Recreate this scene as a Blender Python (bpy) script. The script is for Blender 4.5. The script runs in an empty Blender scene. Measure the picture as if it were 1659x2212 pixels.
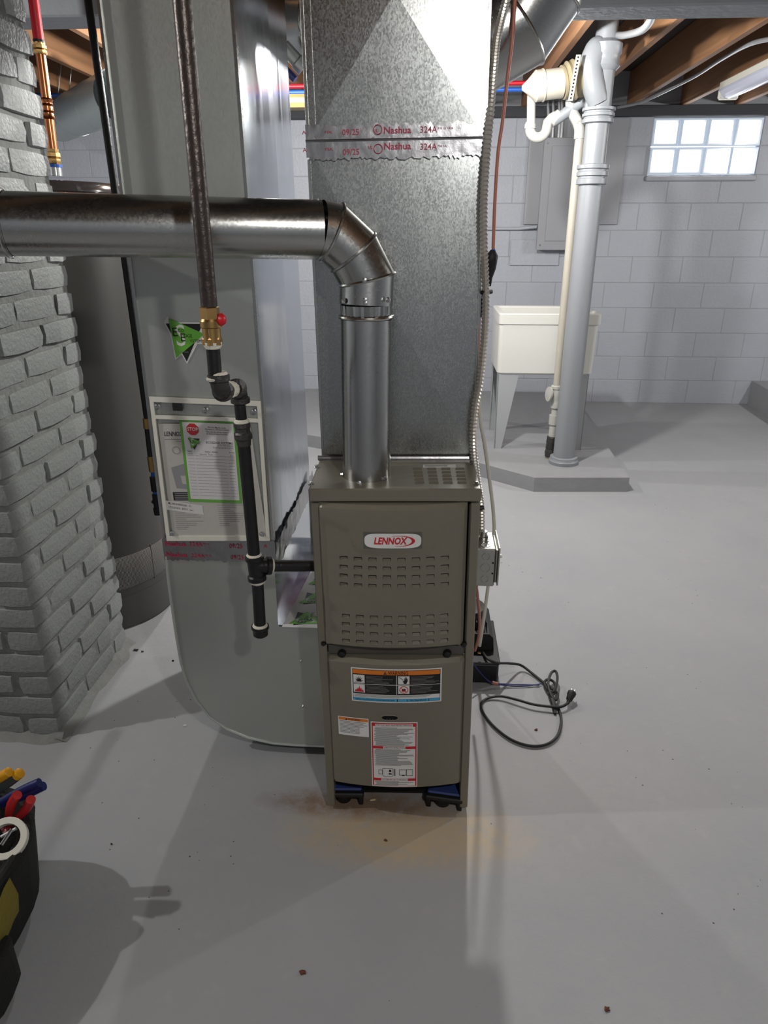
import bpy, math, random
from mathutils import Vector, Matrix, noise
R = math.radians
rnd = random.Random(7)
scene = bpy.context.scene
col = scene.collection

# ------------------------------------------------------------------ camera, world, exposure
CAM_H, PITCH, YAW, FPX = 1.42, R(22.1), R(3.5), 1500.0
cam_data = bpy.data.cameras.new('camera')
cam_data.sensor_fit = 'VERTICAL'; cam_data.sensor_height = 24.0
cam_data.lens = 24.0 * FPX / 2212.0
cam_data.clip_start = 0.02
cam = bpy.data.objects.new('camera', cam_data); col.objects.link(cam)
cam.location = (0, 0, CAM_H); cam.rotation_euler = (R(90) - PITCH, 0, YAW)
scene.camera = cam
world = bpy.data.worlds.new('world'); scene.world = world; world.use_nodes = True
world.node_tree.nodes['Background'].inputs[0].default_value = (0.75, 0.85, 1.0, 1)
world.node_tree.nodes['Background'].inputs[1].default_value = 1.0
vs = scene.view_settings
vs.view_transform = 'Standard'; vs.look = 'None'; vs.gamma = 1.0; vs.use_curve_mapping = False
vs.exposure = 0.2
LAMP_BACK = 115.0      # bulb behind the round duct
LAMP_FRONT = 46.0     # bulb above and behind the photographer
LAMP_LEFT = 55.0      # bulb in front of the chimney
LAMP_REAR_LEFT = 60.0 # bulb behind the return duct
LAMP_RIGHT = 85.0     # bulb over the open right half of the room
WINDOW_GLOW = 5.0

# ------------------------------------------------------------------ measuring helpers
def ray(px, py):
    u = (px - 829.5) / FPX; v = (1106 - py) / FPX
    y = math.cos(PITCH) + v * math.sin(PITCH); z = -math.sin(PITCH) + v * math.cos(PITCH)
    c, s = math.cos(YAW), math.sin(YAW)
    return Vector((c * u - s * y, s * u + c * y, z))
def at(px, py, y=None, x=None, z=None):
    d = ray(px, py)
    t = y / d.y if y is not None else (x / d.x if x is not None else (z - CAM_H) / d.z)
    return Vector((d.x * t, d.y * t, CAM_H + d.z * t))
def path(pts): return [at(a, b, y=c) for a, b, c in pts]

# ------------------------------------------------------------------ materials
def new_mat(name):
    m = bpy.data.materials.new(name); m.use_nodes = True
    return m, m.node_tree.nodes, m.node_tree.links, m.node_tree.nodes['Principled BSDF']
def srgb(r, g, b):
    f = lambda c: (c / 255 / 12.92) if c / 255 <= .04045 else ((c / 255 + .055) / 1.055) ** 2.4
    return (f(r), f(g), f(b), 1)
def mat(name, c, rough=.5, metal=0., var=0., vscale=8., bump=0., bscale=40., spec=.5, emit=0., trans=0., alpha=1., coat=0., stretch=None):
    m, N, L, p = new_mat(name)
    c = srgb(*c)
    p.inputs['Base Color'].default_value = c
    p.inputs['Roughness'].default_value = rough; p.inputs['Metallic'].default_value = metal
    p.inputs['Specular IOR Level'].default_value = spec
    p.inputs['Transmission Weight'].default_value = trans; p.inputs['Alpha'].default_value = alpha
    p.inputs['Coat Weight'].default_value = coat
    if emit:
        p.inputs['Emission Color'].default_value = c; p.inputs['Emission Strength'].default_value = emit
    if var or bump:
        tc = N.new('ShaderNodeTexCoord'); mp = N.new('ShaderNodeMapping')
        L.new(tc.outputs['Object'], mp.inputs[0])
        if stretch: mp.inputs['Scale'].default_value = stretch
    if var:
        n = N.new('ShaderNodeTexNoise'); n.inputs['Scale'].default_value = vscale; n.inputs['Detail'].default_value = 6
        L.new(mp.outputs[0], n.inputs[0])
        mx = N.new('ShaderNodeMix'); mx.data_type = 'RGBA'
        mx.inputs[6].default_value = tuple(q * (1 - var) for q in c[:3]) + (1,)
        mx.inputs[7].default_value = tuple(min(1, q * (1 + var)) for q in c[:3]) + (1,)
        L.new(n.outputs[0], mx.inputs[0]); L.new(mx.outputs[2], p.inputs['Base Color'])
    if bump:
        n2 = N.new('ShaderNodeTexNoise'); n2.inputs['Scale'].default_value = bscale; n2.inputs['Detail'].default_value = 5
        L.new(mp.outputs[0], n2.inputs[0])
        b = N.new('ShaderNodeBump'); b.inputs['Strength'].default_value = bump; b.inputs['Distance'].default_value = .01
        L.new(n2.outputs[0], b.inputs['Height']); L.new(b.outputs[0], p.inputs['Normal'])
    return m
def galvanised(name, c, rlo, rhi, spangle=70., streak=(1, 1, .25), cv=.18, bump=.03, metal=1.):
    """zinc sheet: crystal spangle varies tint and gloss, faint rolling streaks, slight waviness"""
    m, N, L, p = new_mat(name)
    c = srgb(*c); p.inputs['Metallic'].default_value = metal
    tc = N.new('ShaderNodeTexCoord')
    v = N.new('ShaderNodeTexVoronoi'); v.inputs['Scale'].default_value = spangle
    mp = N.new('ShaderNodeMapping'); mp.inputs['Scale'].default_value = streak
    L.new(tc.outputs['Object'], mp.inputs[0]); L.new(mp.outputs[0], v.inputs['Vector'])
    bw = N.new('ShaderNodeRGBToBW'); L.new(v.outputs['Color'], bw.inputs[0])
    n = N.new('ShaderNodeTexNoise'); n.inputs['Scale'].default_value = 9; n.inputs['Detail'].default_value = 7
    L.new(mp.outputs[0], n.inputs[0])
    ad = N.new('ShaderNodeMath'); ad.operation = 'ADD'; L.new(bw.outputs[0], ad.inputs[0]); L.new(n.outputs[0], ad.inputs[1])
    hf = N.new('ShaderNodeMath'); hf.operation = 'MULTIPLY'; hf.inputs[1].default_value = .5; L.new(ad.outputs[0], hf.inputs[0])
    mx = N.new('ShaderNodeMix'); mx.data_type = 'RGBA'
    mx.inputs[6].default_value = tuple(q * (1 - cv) for q in c[:3]) + (1,)
    mx.inputs[7].default_value = tuple(min(1, q * (1 + cv)) for q in c[:3]) + (1,)
    L.new(hf.outputs[0], mx.inputs[0]); L.new(mx.outputs[2], p.inputs['Base Color'])
    mr = N.new('ShaderNodeMapRange'); mr.inputs['From Min'].default_value = .25; mr.inputs['From Max'].default_value = .75
    mr.inputs['To Min'].default_value = rlo; mr.inputs['To Max'].default_value = rhi
    L.new(hf.outputs[0], mr.inputs[0]); L.new(mr.outputs[0], p.inputs['Roughness'])
    b = N.new('ShaderNodeBump'); b.inputs['Strength'].default_value = bump; b.inputs['Distance'].default_value = .004
    L.new(bw.outputs[0], b.inputs['Height']); L.new(b.outputs[0], p.inputs['Normal'])
    return m

def floor_material():
    m, N, L, p = new_mat('painted_concrete_floor')
    tc = N.new('ShaderNodeTexCoord')
    def nz(scale, detail=6, rough=.6):
        n = N.new('ShaderNodeTexNoise'); n.inputs['Scale'].default_value = scale; n.inputs['Detail'].default_value = detail
        n.inputs['Roughness'].default_value = rough; L.new(tc.outputs['Object'], n.inputs[0]); return n
    def mixc(fac, a, b):
        x = N.new('ShaderNodeMix'); x.data_type = 'RGBA'
        if isinstance(a, tuple): x.inputs[6].default_value = a
        else: L.new(a, x.inputs[6])
        x.inputs[7].default_value = b; L.new(fac, x.inputs[0]); return x.outputs[2]
    def ramp(src, lo, hi, tlo=0., thi=1.):
        r = N.new('ShaderNodeMapRange'); r.inputs['From Min'].default_value = lo; r.inputs['From Max'].default_value = hi
        r.inputs['To Min'].default_value = tlo; r.inputs['To Max'].default_value = thi
        L.new(src, r.inputs[0]); return r.outputs[0]
    base = mixc(ramp(nz(1.3).outputs[0], .3, .7), srgb(150, 152, 155), srgb(160, 161, 163))
    base = mixc(ramp(nz(14, 8).outputs[0], .58, .8, 0, .5), base, srgb(170, 169, 166))
    # bare, dusty tan patch in front of the unit and a rusty ring under the tub
    def patch(cx, cy, sx, sy, strength, colr, base):
        mp = N.new('ShaderNodeMapping'); mp.inputs['Location'].default_value = (-cx / sx, -cy / sy, 0); mp.inputs['Scale'].default_value = (1 / sx, 1 / sy, 1)
        L.new(tc.outputs['Object'], mp.inputs[0])
        g = N.new('ShaderNodeTexGradient'); g.gradient_type = 'SPHERICAL'; L.new(mp.outputs[0], g.inputs[0])
        n = nz(30, 8, .7)
        ml = N.new('ShaderNodeMath'); ml.operation = 'MULTIPLY'; L.new(g.outputs[0], ml.inputs[0]); L.new(ramp(n.outputs[0], .35, .65, .35, 1.), ml.inputs[1])
        return mixc(ramp(ml.outputs[0], .05, .5, 0, strength), base, colr)
    q = at(880, 1800, z=0)
    base = patch(q.x, q.y, .40, .15, .8, srgb(182, 160, 122), base)
    q = at(760, 1748, z=0)
    base = patch(q.x + .02, q.y + .02, .32, .07, .9, srgb(120, 96, 76), base)
    q = at(1200, 1700, z=0)
    base = patch(q.x - .1, q.y, .7, .4, .18, srgb(178, 166, 158), base)
    sp = N.new('ShaderNodeTexVoronoi'); sp.inputs['Scale'].default_value = 26; L.new(tc.outputs['Object'], sp.inputs[0])
    sn = nz(2.0, 3)
    sm = N.new('ShaderNodeMath'); sm.operation = 'LESS_THAN'; L.new(sp.outputs['Distance'], sm.inputs[0]); L.new(ramp(sn.outputs[0], .45, .72, 0, .11), sm.inputs[1])
    base = mixc(sm.outputs[0], base, srgb(84, 80, 74))
    L.new(base, p.inputs['Base Color'])
    L.new(ramp(nz(5).outputs[0], .3, .7, .55, .7), p.inputs['Roughness'])
    p.inputs['Specular IOR Level'].default_value = .3
    b = N.new('ShaderNodeBump'); b.inputs['Strength'].default_value = .25; b.inputs['Distance'].default_value = .006
    L.new(nz(22, 8, .65).outputs[0], b.inputs['Height']); L.new(b.outputs[0], p.inputs['Normal'])
    return m

def wood(name, c1, c2):
    m, N, L, p = new_mat(name)
    tc = N.new('ShaderNodeTexCoord'); mp = N.new('ShaderNodeMapping'); mp.inputs['Scale'].default_value = (14, .7, 14)
    L.new(tc.outputs['Object'], mp.inputs[0])
    n = N.new('ShaderNodeTexNoise'); n.inputs['Scale'].default_value = 2.2; n.inputs['Detail'].default_value = 8; n.inputs['Distortion'].default_value = 1.2
    L.new(mp.outputs[0], n.inputs[0])
    mx = N.new('ShaderNodeMix'); mx.data_type = 'RGBA'; mx.inputs[6].default_value = srgb(*c1); mx.inputs[7].default_value = srgb(*c2)
    L.new(n.outputs[0], mx.inputs[0]); L.new(mx.outputs[2], p.inputs['Base Color']); p.inputs['Roughness'].default_value = .65
    return m

M = {}
M['floor'] = floor_material()
M['block'] = mat('painted_block', (166, 170, 178), .5, var=.06, vscale=5, bump=.35, bscale=45)
M['joint'] = mat('painted_mortar', (150, 154, 160), .6, bump=.3, bscale=60)
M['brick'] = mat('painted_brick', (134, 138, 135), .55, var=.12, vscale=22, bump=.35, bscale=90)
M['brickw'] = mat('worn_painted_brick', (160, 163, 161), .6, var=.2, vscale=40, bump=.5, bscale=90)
M['mortar'] = mat('brick_mortar', (122, 124, 121), .75, var=.2, vscale=18, bump=.5, bscale=60)
M['pad'] = mat('pad_concrete', (143, 144, 146), .5, var=.1, vscale=7, bump=.3, bscale=30)
M['wood'] = wood('joist_wood', (112, 78, 52), (160, 118, 82))
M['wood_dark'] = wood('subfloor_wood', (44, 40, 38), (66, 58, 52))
M['beam'] = mat('painted_beam', (150, 155, 160), .6, var=.08, bump=.2)
M['galv'] = galvanised('galvanised_spangle', (178, 181, 179), .2, .34, 420, (1, 1, .6), .1, .04)
M['galv_dull'] = galvanised('galvanised_dull', (192, 196, 190), .34, .42, 500, (1, 1, .4), .04, .01, .72)
M['galv_pipe'] = galvanised('galvanised_pipe', (190, 191, 188), .2, .28, 300, (1, 1, 1), .05, .01)
M['galv_side'] = galvanised('galvanised_bright', (196, 202, 210), .12, .2, 30, (1, 1, .2), .06, .01)
M['foil'] = mat('foil_tape', (172, 172, 174), .3, 1., var=.1, vscale=30, bump=.12, bscale=25)
M['redink'] = mat('red_ink', (178, 40, 74), .5)
M['steel'] = mat('zinc_screw', (205, 206, 206), .25, 1.)
M['black_iron'] = mat('black_iron', (38, 37, 38), .38, .3, var=.3, vscale=30, bump=.15, bscale=90)
M['iron_brown'] = mat('old_black_iron', (72, 64, 60), .36, .5, var=.3, vscale=25, bump=.2, bscale=70)
M['fitting'] = mat('malleable_fitting', (74, 73, 72), .42, .6, var=.25, vscale=40, bump=.3, bscale=120)
M['brass'] = mat('brass', (184, 150, 96), .34, 1., var=.15, vscale=30)
M['dope'] = mat('pipe_sealant', (226, 222, 206), .7, bump=.5, bscale=200)
M['copper'] = mat('copper', (196, 122, 82), .25, 1., var=.15, vscale=20)
M['red_pex'] = mat('red_pex', (200, 22, 40), .4)
M['blue_pex'] = mat('blue_pex', (40, 96, 190), .4)
M['paint_taupe'] = mat('taupe_enamel', (125, 120, 106), .36, .15, var=.04, vscale=60, bump=.04, bscale=400)
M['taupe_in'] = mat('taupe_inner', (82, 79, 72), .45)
M['black'] = mat('black_plastic', (16, 16, 17), .45)
M['black_soft'] = mat('black_rubber', (24, 24, 25), .6)
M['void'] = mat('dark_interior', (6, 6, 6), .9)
M['white'] = mat('white_print', (226, 226, 222), .45)
M['paper'] = mat('white_paper', (222, 222, 220), .6)
M['paper2'] = mat('manual_paper', (196, 193, 186), .6, var=.05)
M['ink'] = mat('black_ink', (22, 22, 22), .55)
M['greyink'] = mat('grey_ink', (120, 120, 118), .6)
M['line'] = mat('rule_line', (150, 150, 152), .6)
M['orange'] = mat('label_orange', (222, 122, 36), .5)
M['cyan'] = mat('label_blue', (72, 168, 214), .5)
M['red'] = mat('label_red', (200, 34, 44), .45)
M['green'] = mat('logo_green', (104, 176, 62), .45)
M['frame_white'] = mat('ivory_vinyl', (226, 224, 212), .4)
M['badge'] = mat('badge_backing', (90, 92, 84), .4)
M['blue_pad'] = mat('blue_pad', (46, 62, 120), .6)
M['heater'] = mat('heater_enamel', (84, 83, 80), .38, .4)
M['heater_cap'] = mat('heater_cap', (74, 68, 66), .14, .2, coat=.6)
M['tub'] = mat('white_thermoplastic', (208, 208, 202), .35)
M['leg'] = mat('tub_leg', (160, 163, 165), .45)
M['pvc'] = mat('white_pvc', (174, 174, 168), .35)
M['pvc_cream'] = mat('cream_pvc', (172, 167, 155), .4, var=.08, vscale=12)
M['tan_rubber'] = mat('tan_rubber', (138, 128, 102), .55, bump=.3, bscale=20)
M['stack'] = mat('grey_painted_iron', (134, 138, 142), .42, bump=.12, bscale=50)
M['panel'] = mat('grey_enamel', (150, 152, 156), .4)
M['conduit'] = mat('conduit', (176, 178, 180), .35, .5)
M['box_galv'] = galvanised('box_steel', (190, 190, 182), .28, .45, 60, (1, 1, 1), .15, .02)
M['armour'] = mat('cable_armour', (206, 202, 194), .35, .75, var=.1, vscale=60)
M['pink_tube'] = mat('pink_tube', (186, 116, 98), .4)
M['clear_tube'] = mat('clear_tube', (214, 212, 200), .3)
M['bluewire'] = mat('blue_wire', (48, 54, 110), .4)
M['bag'] = mat('bag_canvas', (26, 27, 24), .85, bump=.6, bscale=300)
M['bagy'] = mat('bag_yellow', (128, 116, 40), .75, bump=.4, bscale=200)
M['tool_y'] = mat('tool_yellow', (216, 156, 24), .4)
M['tool_g'] = mat('tool_grey', (58, 64, 66), .5)
M['tool_b'] = mat('tool_blue', (28, 36, 92), .35)
M['tool_r'] = mat('tool_red', (190, 42, 44), .4)
M['debris'] = mat('dead_leaf', (96, 56, 40), .8, bump=.5)
M['stick'] = mat('wood_splinter', (216, 196, 150), .7)
M['glassrim'] = mat('glass_block_rim', (196, 208, 222), .15, emit=.25)
M['glow'] = mat('daylit_glass', (250, 252, 255), .2, emit=WINDOW_GLOW)
M['bulb'] = mat('bulb_glow', (255, 244, 226), .3, emit=12.)
M['tube_glass'] = mat('diffuser', (206, 210, 228), .25)
def film_mat():
    m, N, L, p = new_mat('clear_vinyl')
    t = N.new('ShaderNodeBsdfTransparent'); g = N.new('ShaderNodeBsdfGlossy'); g.inputs['Roughness'].default_value = .18
    x = N.new('ShaderNodeMixShader'); x.inputs[0].default_value = .07
    L.new(t.outputs[0], x.inputs[1]); L.new(g.outputs[0], x.inputs[2]); L.new(x.outputs[0], N['Material Output'].inputs[0])
    return m
M['film'] = film_mat()

# ------------------------------------------------------------------ mesh helpers
def basis(d):
    d = d.normalized(); a = Vector((0, 0, 1)) if abs(d.z) < .9 else Vector((1, 0, 0))
    u = d.cross(a).normalized(); return u, d.cross(u).normalized()
class MB:
    def __init__(s): s.v, s.f, s.mi, s.mats = [], [], [], []
    def m(s, mt):
        if isinstance(mt, str): mt = M[mt]
        if mt not in s.mats: s.mats.append(mt)
        return s.mats.index(mt)
    def add(s, vs_, fs, mt=None):
        o = len(s.v); s.v += [Vector(q) for q in vs_]; k = s.m(mt) if mt is not None else 0
        for q in fs: s.f.append(tuple(i + o for i in q)); s.mi.append(k)
        return s
    def box(s, x0, x1, y0, y1, z0, z1, mt=None, ch=0.):
        if not ch:
            return s.add([(x, y, z) for z in (z0, z1) for y in (y0, y1) for x in (x0, x1)],
                         [(0, 2, 3, 1), (4, 5, 7, 6), (0, 1, 5, 4), (2, 6, 7, 3), (0, 4, 6, 2), (1, 3, 7, 5)], mt)
        c = ((x0 + x1) / 2, (y0 + y1) / 2, (z0 + z1) / 2); h = (abs(x1 - x0) / 2, abs(y1 - y0) / 2, abs(z1 - z0) / 2)
        ch = min(ch, min(h) * .9)
        V, idx = [], {}
        for sx in (-1, 1):
            for sy in (-1, 1):
                for sz in (-1, 1):
                    for a in range(3):
                        p = [sx * (h[0] - ch), sy * (h[1] - ch), sz * (h[2] - ch)]; sg = (sx, sy, sz); p[a] = sg[a] * h[a]
                        idx[(sx, sy, sz, a)] = len(V); V.append((c[0] + p[0], c[1] + p[1], c[2] + p[2]))
        Fc = []
        for a in range(3):
            b, d = (a + 1) % 3, (a + 2) % 3
            for sg in (-1, 1):
                def k(sb, sd):
                    t = [0, 0, 0]; t[a] = sg; t[b] = sb; t[d] = sd; return idx[(t[0], t[1], t[2], a)]
                q = (k(-1, -1), k(1, -1), k(1, 1), k(-1, 1)); Fc.append(q if sg > 0 else q[::-1])
            for sb in (-1, 1):
                for sd in (-1, 1):
                    def k2(sa, face):
                        t = [0, 0, 0]; t[a] = sa; t[b] = sb; t[d] = sd; return idx[(t[0], t[1], t[2], face)]
                    q = (k2(-1, b), k2(1, b), k2(1, d), k2(-1, d)); Fc.append(q if sb * sd > 0 else q[::-1])
        for sx in (-1, 1):
            for sy in (-1, 1):
                for sz in (-1, 1):
                    q = tuple(idx[(sx, sy, sz, a)] for a in range(3)); Fc.append(q if sx * sy * sz > 0 else q[::-1])
        return s.add(V, Fc, mt)
    def tube(s, pts, r, n=12, mt=None, caps=True, closed=False):
        pts = [Vector(p) for p in pts]; k = len(pts)
        rs = r if isinstance(r, (list, tuple)) else [r] * k
        V = []; u = None
        for i, p in enumerate(pts):
            if closed: a, b = pts[i - 1], pts[(i + 1) % k]
            else: a, b = pts[max(i - 1, 0)], pts[min(i + 1, k - 1)]
            t = (b - a)
            if t.length < 1e-9: t = Vector((0, 0, 1))
            t.normalize()
            if u is None: u, w = basis(t)
            else:
                u = (u - t * u.dot(t)); u = u.normalized() if u.length > 1e-6 else basis(t)[0]; w = t.cross(u)
            V += [p + (u * math.cos(2 * math.pi * j / n) + w * math.sin(2 * math.pi * j / n)) * rs[i] for j in range(n)]
        Fc = []
        for i in range(k if closed else k - 1):
            a, b = i * n, ((i + 1) % k) * n
            Fc += [(a + j, a + (j + 1) % n, b + (j + 1) % n, b + j) for j in range(n)]
        if caps and not closed: Fc += [tuple(range(n))[::-1], tuple((k - 1) * n + j for j in range(n))]
        return s.add(V, Fc, mt)
    def lathe(s, prof, o, d=(0, 0, 1), n=24, mt=None, caps=True):
        d = Vector(d).normalized(); o = Vector(o); u, w = basis(d); V = []
        for r, h in prof: V += [o + d * h + (u * math.cos(2 * math.pi * j / n) + w * math.sin(2 * math.pi * j / n)) * r for j in range(n)]
        Fc = []
        for i in range(len(prof) - 1):
            a, b = i * n, (i + 1) * n
            Fc += [(a + j, a + (j + 1) % n, b + (j + 1) % n, b + j) for j in range(n)]
        if caps: Fc += [tuple(range(n))[::-1], tuple((len(prof) - 1) * n + j for j in range(n))]
        return s.add(V, Fc, mt)
    def prism(s, poly, fa, fb, mt=None):
        """poly: list of 2-D points; fa, fb map a 2-D point to the two end faces"""
        n = len(poly)
        return s.add([fa(*p) for p in poly] + [fb(*p) for p in poly],
                     [tuple(range(n))[::-1], tuple(range(n, 2 * n))] + [(i, (i + 1) % n, n + (i + 1) % n, n + i) for i in range(n)], mt)
    def gores(s, pts, r, mt=None, n=28, bead=0., caps=False):
        """sheet-metal pipe through pts: straight mitred pieces with a raised bead on every joint"""
        pts = [Vector(p) for p in pts]; k = len(pts); dirs = [(pts[i + 1] - pts[i]).normalized() for i in range(k - 1)]
        nor = [dirs[0]] + [(dirs[i - 1] + dirs[i]).normalized() for i in range(1, k - 1)] + [dirs[-1]]
        u = basis(dirs[0])[0]
        for i, d in enumerate(dirs):
            u = (u - d * u.dot(d)).normalized(); w = d.cross(u); V = []
            for p, q in ((pts[i], nor[i]), (pts[i + 1], nor[i + 1])):
                for j in range(n):
                    e = (u * math.cos(2 * math.pi * j / n) + w * math.sin(2 * math.pi * j / n)) * r
                    V.append(p + e - d * (e.dot(q) / d.dot(q)))
            s.add(V, [(j, (j + 1) % n, n + (j + 1) % n, n + j) for j in range(n)], mt)
            if bead and i < k - 2: s.tube(V[n:], bead, 6, mt, closed=True)
        return s
    def text(s, txt, size, fn, x=0, y=0, align='CENTER', mt='ink', shear=0., bold=0., sx=1., maxw=None):
        cu = bpy.data.curves.new('t', 'FONT'); cu.body = txt; cu.size = size; cu.align_x = align; cu.align_y = 'CENTER'
        cu.shear = shear; cu.offset = bold * .35 * size; cu.resolution_u = 2; cu.fill_mode = 'FRONT'
        ob = bpy.data.objects.new('t', cu); col.objects.link(ob)
        bpy.context.view_layer.update()
        me = bpy.data.meshes.new_from_object(ob.evaluated_get(bpy.context.evaluated_depsgraph_get()))
        pts = [v.co.copy() for v in me.vertices]; fs = [tuple(p.vertices) for p in me.polygons]
        bpy.data.objects.remove(ob); bpy.data.curves.remove(cu); bpy.data.meshes.remove(me)
        if maxw and pts:
            w = max(p.x for p in pts) - min(p.x for p in pts); sx = maxw / w
        return s.add([fn(x + p.x * sx, y + p.y) for p in pts], fs, mt)
    def patch(s, fn, u0, u1, v0, v1, mt, nu=1, nv=1):
        V = [fn(u0 + (u1 - u0) * i / nu, v0 + (v1 - v0) * j / nv) for j in range(nv + 1) for i in range(nu + 1)]; w = nu + 1
        return s.add(V, [(j * w + i, j * w + i + 1, (j + 1) * w + i + 1, (j + 1) * w + i) for j in range(nv) for i in range(nu)], mt)
    def poly(s, fn, pts, mt): return s.add([fn(*p) for p in pts], [tuple(range(len(pts)))], mt)
    def build(s, name, mt=None, parent=None, local=False, smooth=40, kind=None, label=None):
        me = bpy.data.meshes.new(name)
        vv = s.v
        if parent is not None and not local:
            inv = wm(parent).inverted(); vv = [inv @ q for q in vv]
        me.from_pydata([tuple(q) for q in vv], [], s.f)
        if s.mats:
            for q in s.mats: me.materials.append(q)
            me.polygons.foreach_set('material_index', s.mi)
        else: me.materials.append(M[mt] if isinstance(mt, str) else mt)
        me.validate(); me.update()
        if smooth:
            me.shade_smooth(); me.set_sharp_from_angle(angle=R(smooth))
        o = bpy.data.objects.new(name, me); col.objects.link(o)
        if parent is not None: o.parent = parent
        if kind: o['kind'] = kind
        if label: o['label'] = label
        return o
def wm(o):
    m = o.matrix_basis.copy()
    while o.parent: o = o.parent; m = o.matrix_basis @ m
    return m
def tag(o, label, cat, group=None):
    o['label'] = label; o['category'] = cat
    if group: o['group'] = group
    return o
def thing(name, loc, label, cat, rot=(0, 0, 0), group=None):
    o = bpy.data.objects.new(name, None); col.objects.link(o); o.location = loc; o.rotation_euler = rot; o.empty_display_size = .05
    return tag(o, label, cat, group)
def setting(name, loc=(0, 0, 0)):
    o = bpy.data.objects.new(name, None); col.objects.link(o); o.location = loc; o['kind'] = 'structure'; return o
def inst(name, me, parent, loc, rot=(0, 0, 0), scale=(1, 1, 1)):
    o = bpy.data.objects.new(name, me); col.objects.link(o); o.parent = parent; o.location = loc; o.rotation_euler = rot; o.scale = scale; return o
def mesh_of(mb, name, mt=None, smooth=40):
    o = mb.build(name, mt, None, smooth=smooth); me = o.data; bpy.data.objects.remove(o); return me
def catmull(pts, n=8):
    pts = [Vector(p) for p in pts]; out = []
    q = [pts[0] * 2 - pts[1]] + pts + [pts[-1] * 2 - pts[-2]]
    for i in range(1, len(q) - 2):
        a, b, c, d = q[i - 1:i + 3]
        for k in range(n):
            t = k / n
            out.append(.5 * ((2 * b) + (c - a) * t + (2 * a - 5 * b + 4 * c - d) * t * t + (3 * b - a - 3 * c + d) * t ** 3))
    return out + [pts[-1]]
def arc3(p, da, db, rad, n=8):
    """arc that leaves along da and arrives along db, corner at p"""
    da, db = Vector(da).normalized(), Vector(db).normalized(); p = Vector(p)
    a, b = p - da * rad, p + db * rad; c = a + db * rad
    return [c + (a - c) * math.cos(t) + (p - a) * math.sin(t) for t in [math.pi / 2 * i / n for i in range(n + 1)]]

# ------------------------------------------------------------------ room shell
XL, XR, YF, YB, ZC = -3.2, 4.2, -2.4, 6.2, 2.53
MB().box(XL - .2, XR + .2, YF - .2, YB + .2, -.1, 0).build('floor', 'floor', smooth=0, kind='structure')
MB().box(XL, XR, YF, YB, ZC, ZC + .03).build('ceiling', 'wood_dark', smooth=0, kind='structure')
WX0, WX1, WZ0, WZ1 = 1.70, 2.53, 1.79, 2.22
wb = setting('wall_back', (0, YB, 0))
b = MB()
for x0, x1, z0, z1 in ((XL, WX0, 0, ZC), (WX1, XR, 0, ZC), (WX0, WX1, 0, WZ0), (WX0, WX1, WZ1, ZC)): b.box(x0, x1, YB - .0008, YB + .2, z0, z1)
b.build('mortar_bed', 'joint', wb, smooth=0)
# concrete blocks, each its own piece, thickly painted so that the joints are shallow
BW, BH = .406, .2025
blk = {}
def block_mesh(w, h):
    k = (round(w, 3), round(h, 3))
    if k not in blk: blk[k] = mesh_of(MB().box(-w / 2 + .0018, w / 2 - .0018, -.003, .006, -h / 2 + .0018, h / 2 - .0018, ch=.003), 'concrete_block', 'block')
    return blk[k]
for r in range(11):
    x = XL + (0 if r % 2 else -BW / 2)
    while x < XR:
        spans = [(max(x, XL), min(x + BW, XR))]; z0, z1 = r * BH, (r + 1) * BH
        x += BW
        if z1 > WZ0 + .06 and z0 < WZ1 - .01:
            new = []
            for a, c in spans:
                if c <= WX0 or a >= WX1: new.append((a, c))
                else:
                    if a < WX0: new.append((a, WX0))
                    if c > WX1: new.append((WX1, c))
            spans = new
        for a, c in spans:
            if c - a < .05: continue
            inst('concrete_block', block_mesh(c - a, BH), wb, ((a + c) / 2, rnd.uniform(-.001, .001), (z0 + z1) / 2))
# one block near the tub stands proud
p = at(1147, 580, y=YB)
inst('concrete_block', block_mesh(BW, BH), wb, (p.x + .02, -.014, 6.5 * BH - .07))
MB().box(XL - .15, XL, YF, YB, 0, ZC).build('wall_left', 'block', smooth=0, kind='structure')
MB().box(XR, XR + .15, YF, YB, 0, ZC).build('wall_right', 'block', smooth=0, kind='structure')
MB().box(XL, XR, YF - .15, YF, 0, ZC).build('wall_front', 'block', smooth=0, kind='structure')
MB().box(XL, XR, YB - .05, YB - .008, 2.225, 2.30, ch=.004).build('trim_1', 'void', smooth=0, kind='structure')
M['sill_dark'] = mat('sill_plate', (52, 54, 58), .7)
bpy.data.objects['trim_1'].data.materials[0] = M['sill_dark']

# glass block window
win = setting('window_1', ((WX0 + WX1) / 2, YB, WZ0))
gw, gh = (WX1 - WX0) / 4, (WZ1 - WZ0 - .03) / 2
g = MB()
h, k = gw / 2 - .004, gh / 2 - .004
ring = lambda e, y: [(-h + e, y, -k + e), (h - e, y, -k + e), (h - e, y, k - e), (-h + e, y, k - e)]
rings = [ring(0, .075), ring(0, -.002), ring(.006, -.008), ring(.016, -.008), ring(.024, .004)]
for i in range(4): g.add(rings[i] + rings[i + 1], [(j, (j + 1) % 4, 4 + (j + 1) % 4, 4 + j) for j in range(4)], 'glassrim')
g.add(rings[4], [(0, 1, 2, 3)], 'glow')
gme = mesh_of(g, 'glass_block', smooth=20)
for i in range(4):
    for j in range(2):
        inst('glass_block', gme, win, (-(WX1 - WX0) / 2 + (i + .5) * gw, .0, .03 + (j + .5) * gh))
MB().box(WX0, WX1, YB + .085, YB + .1, WZ0, WZ1).build('window_grout', 'white', win, smooth=0)
MB().box(WX0 - .01, WX1 + .01, YB - .03, YB + .08, WZ0 - .012, WZ0 + .026, ch=.008).build('window_sill', 'block', win)

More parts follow.
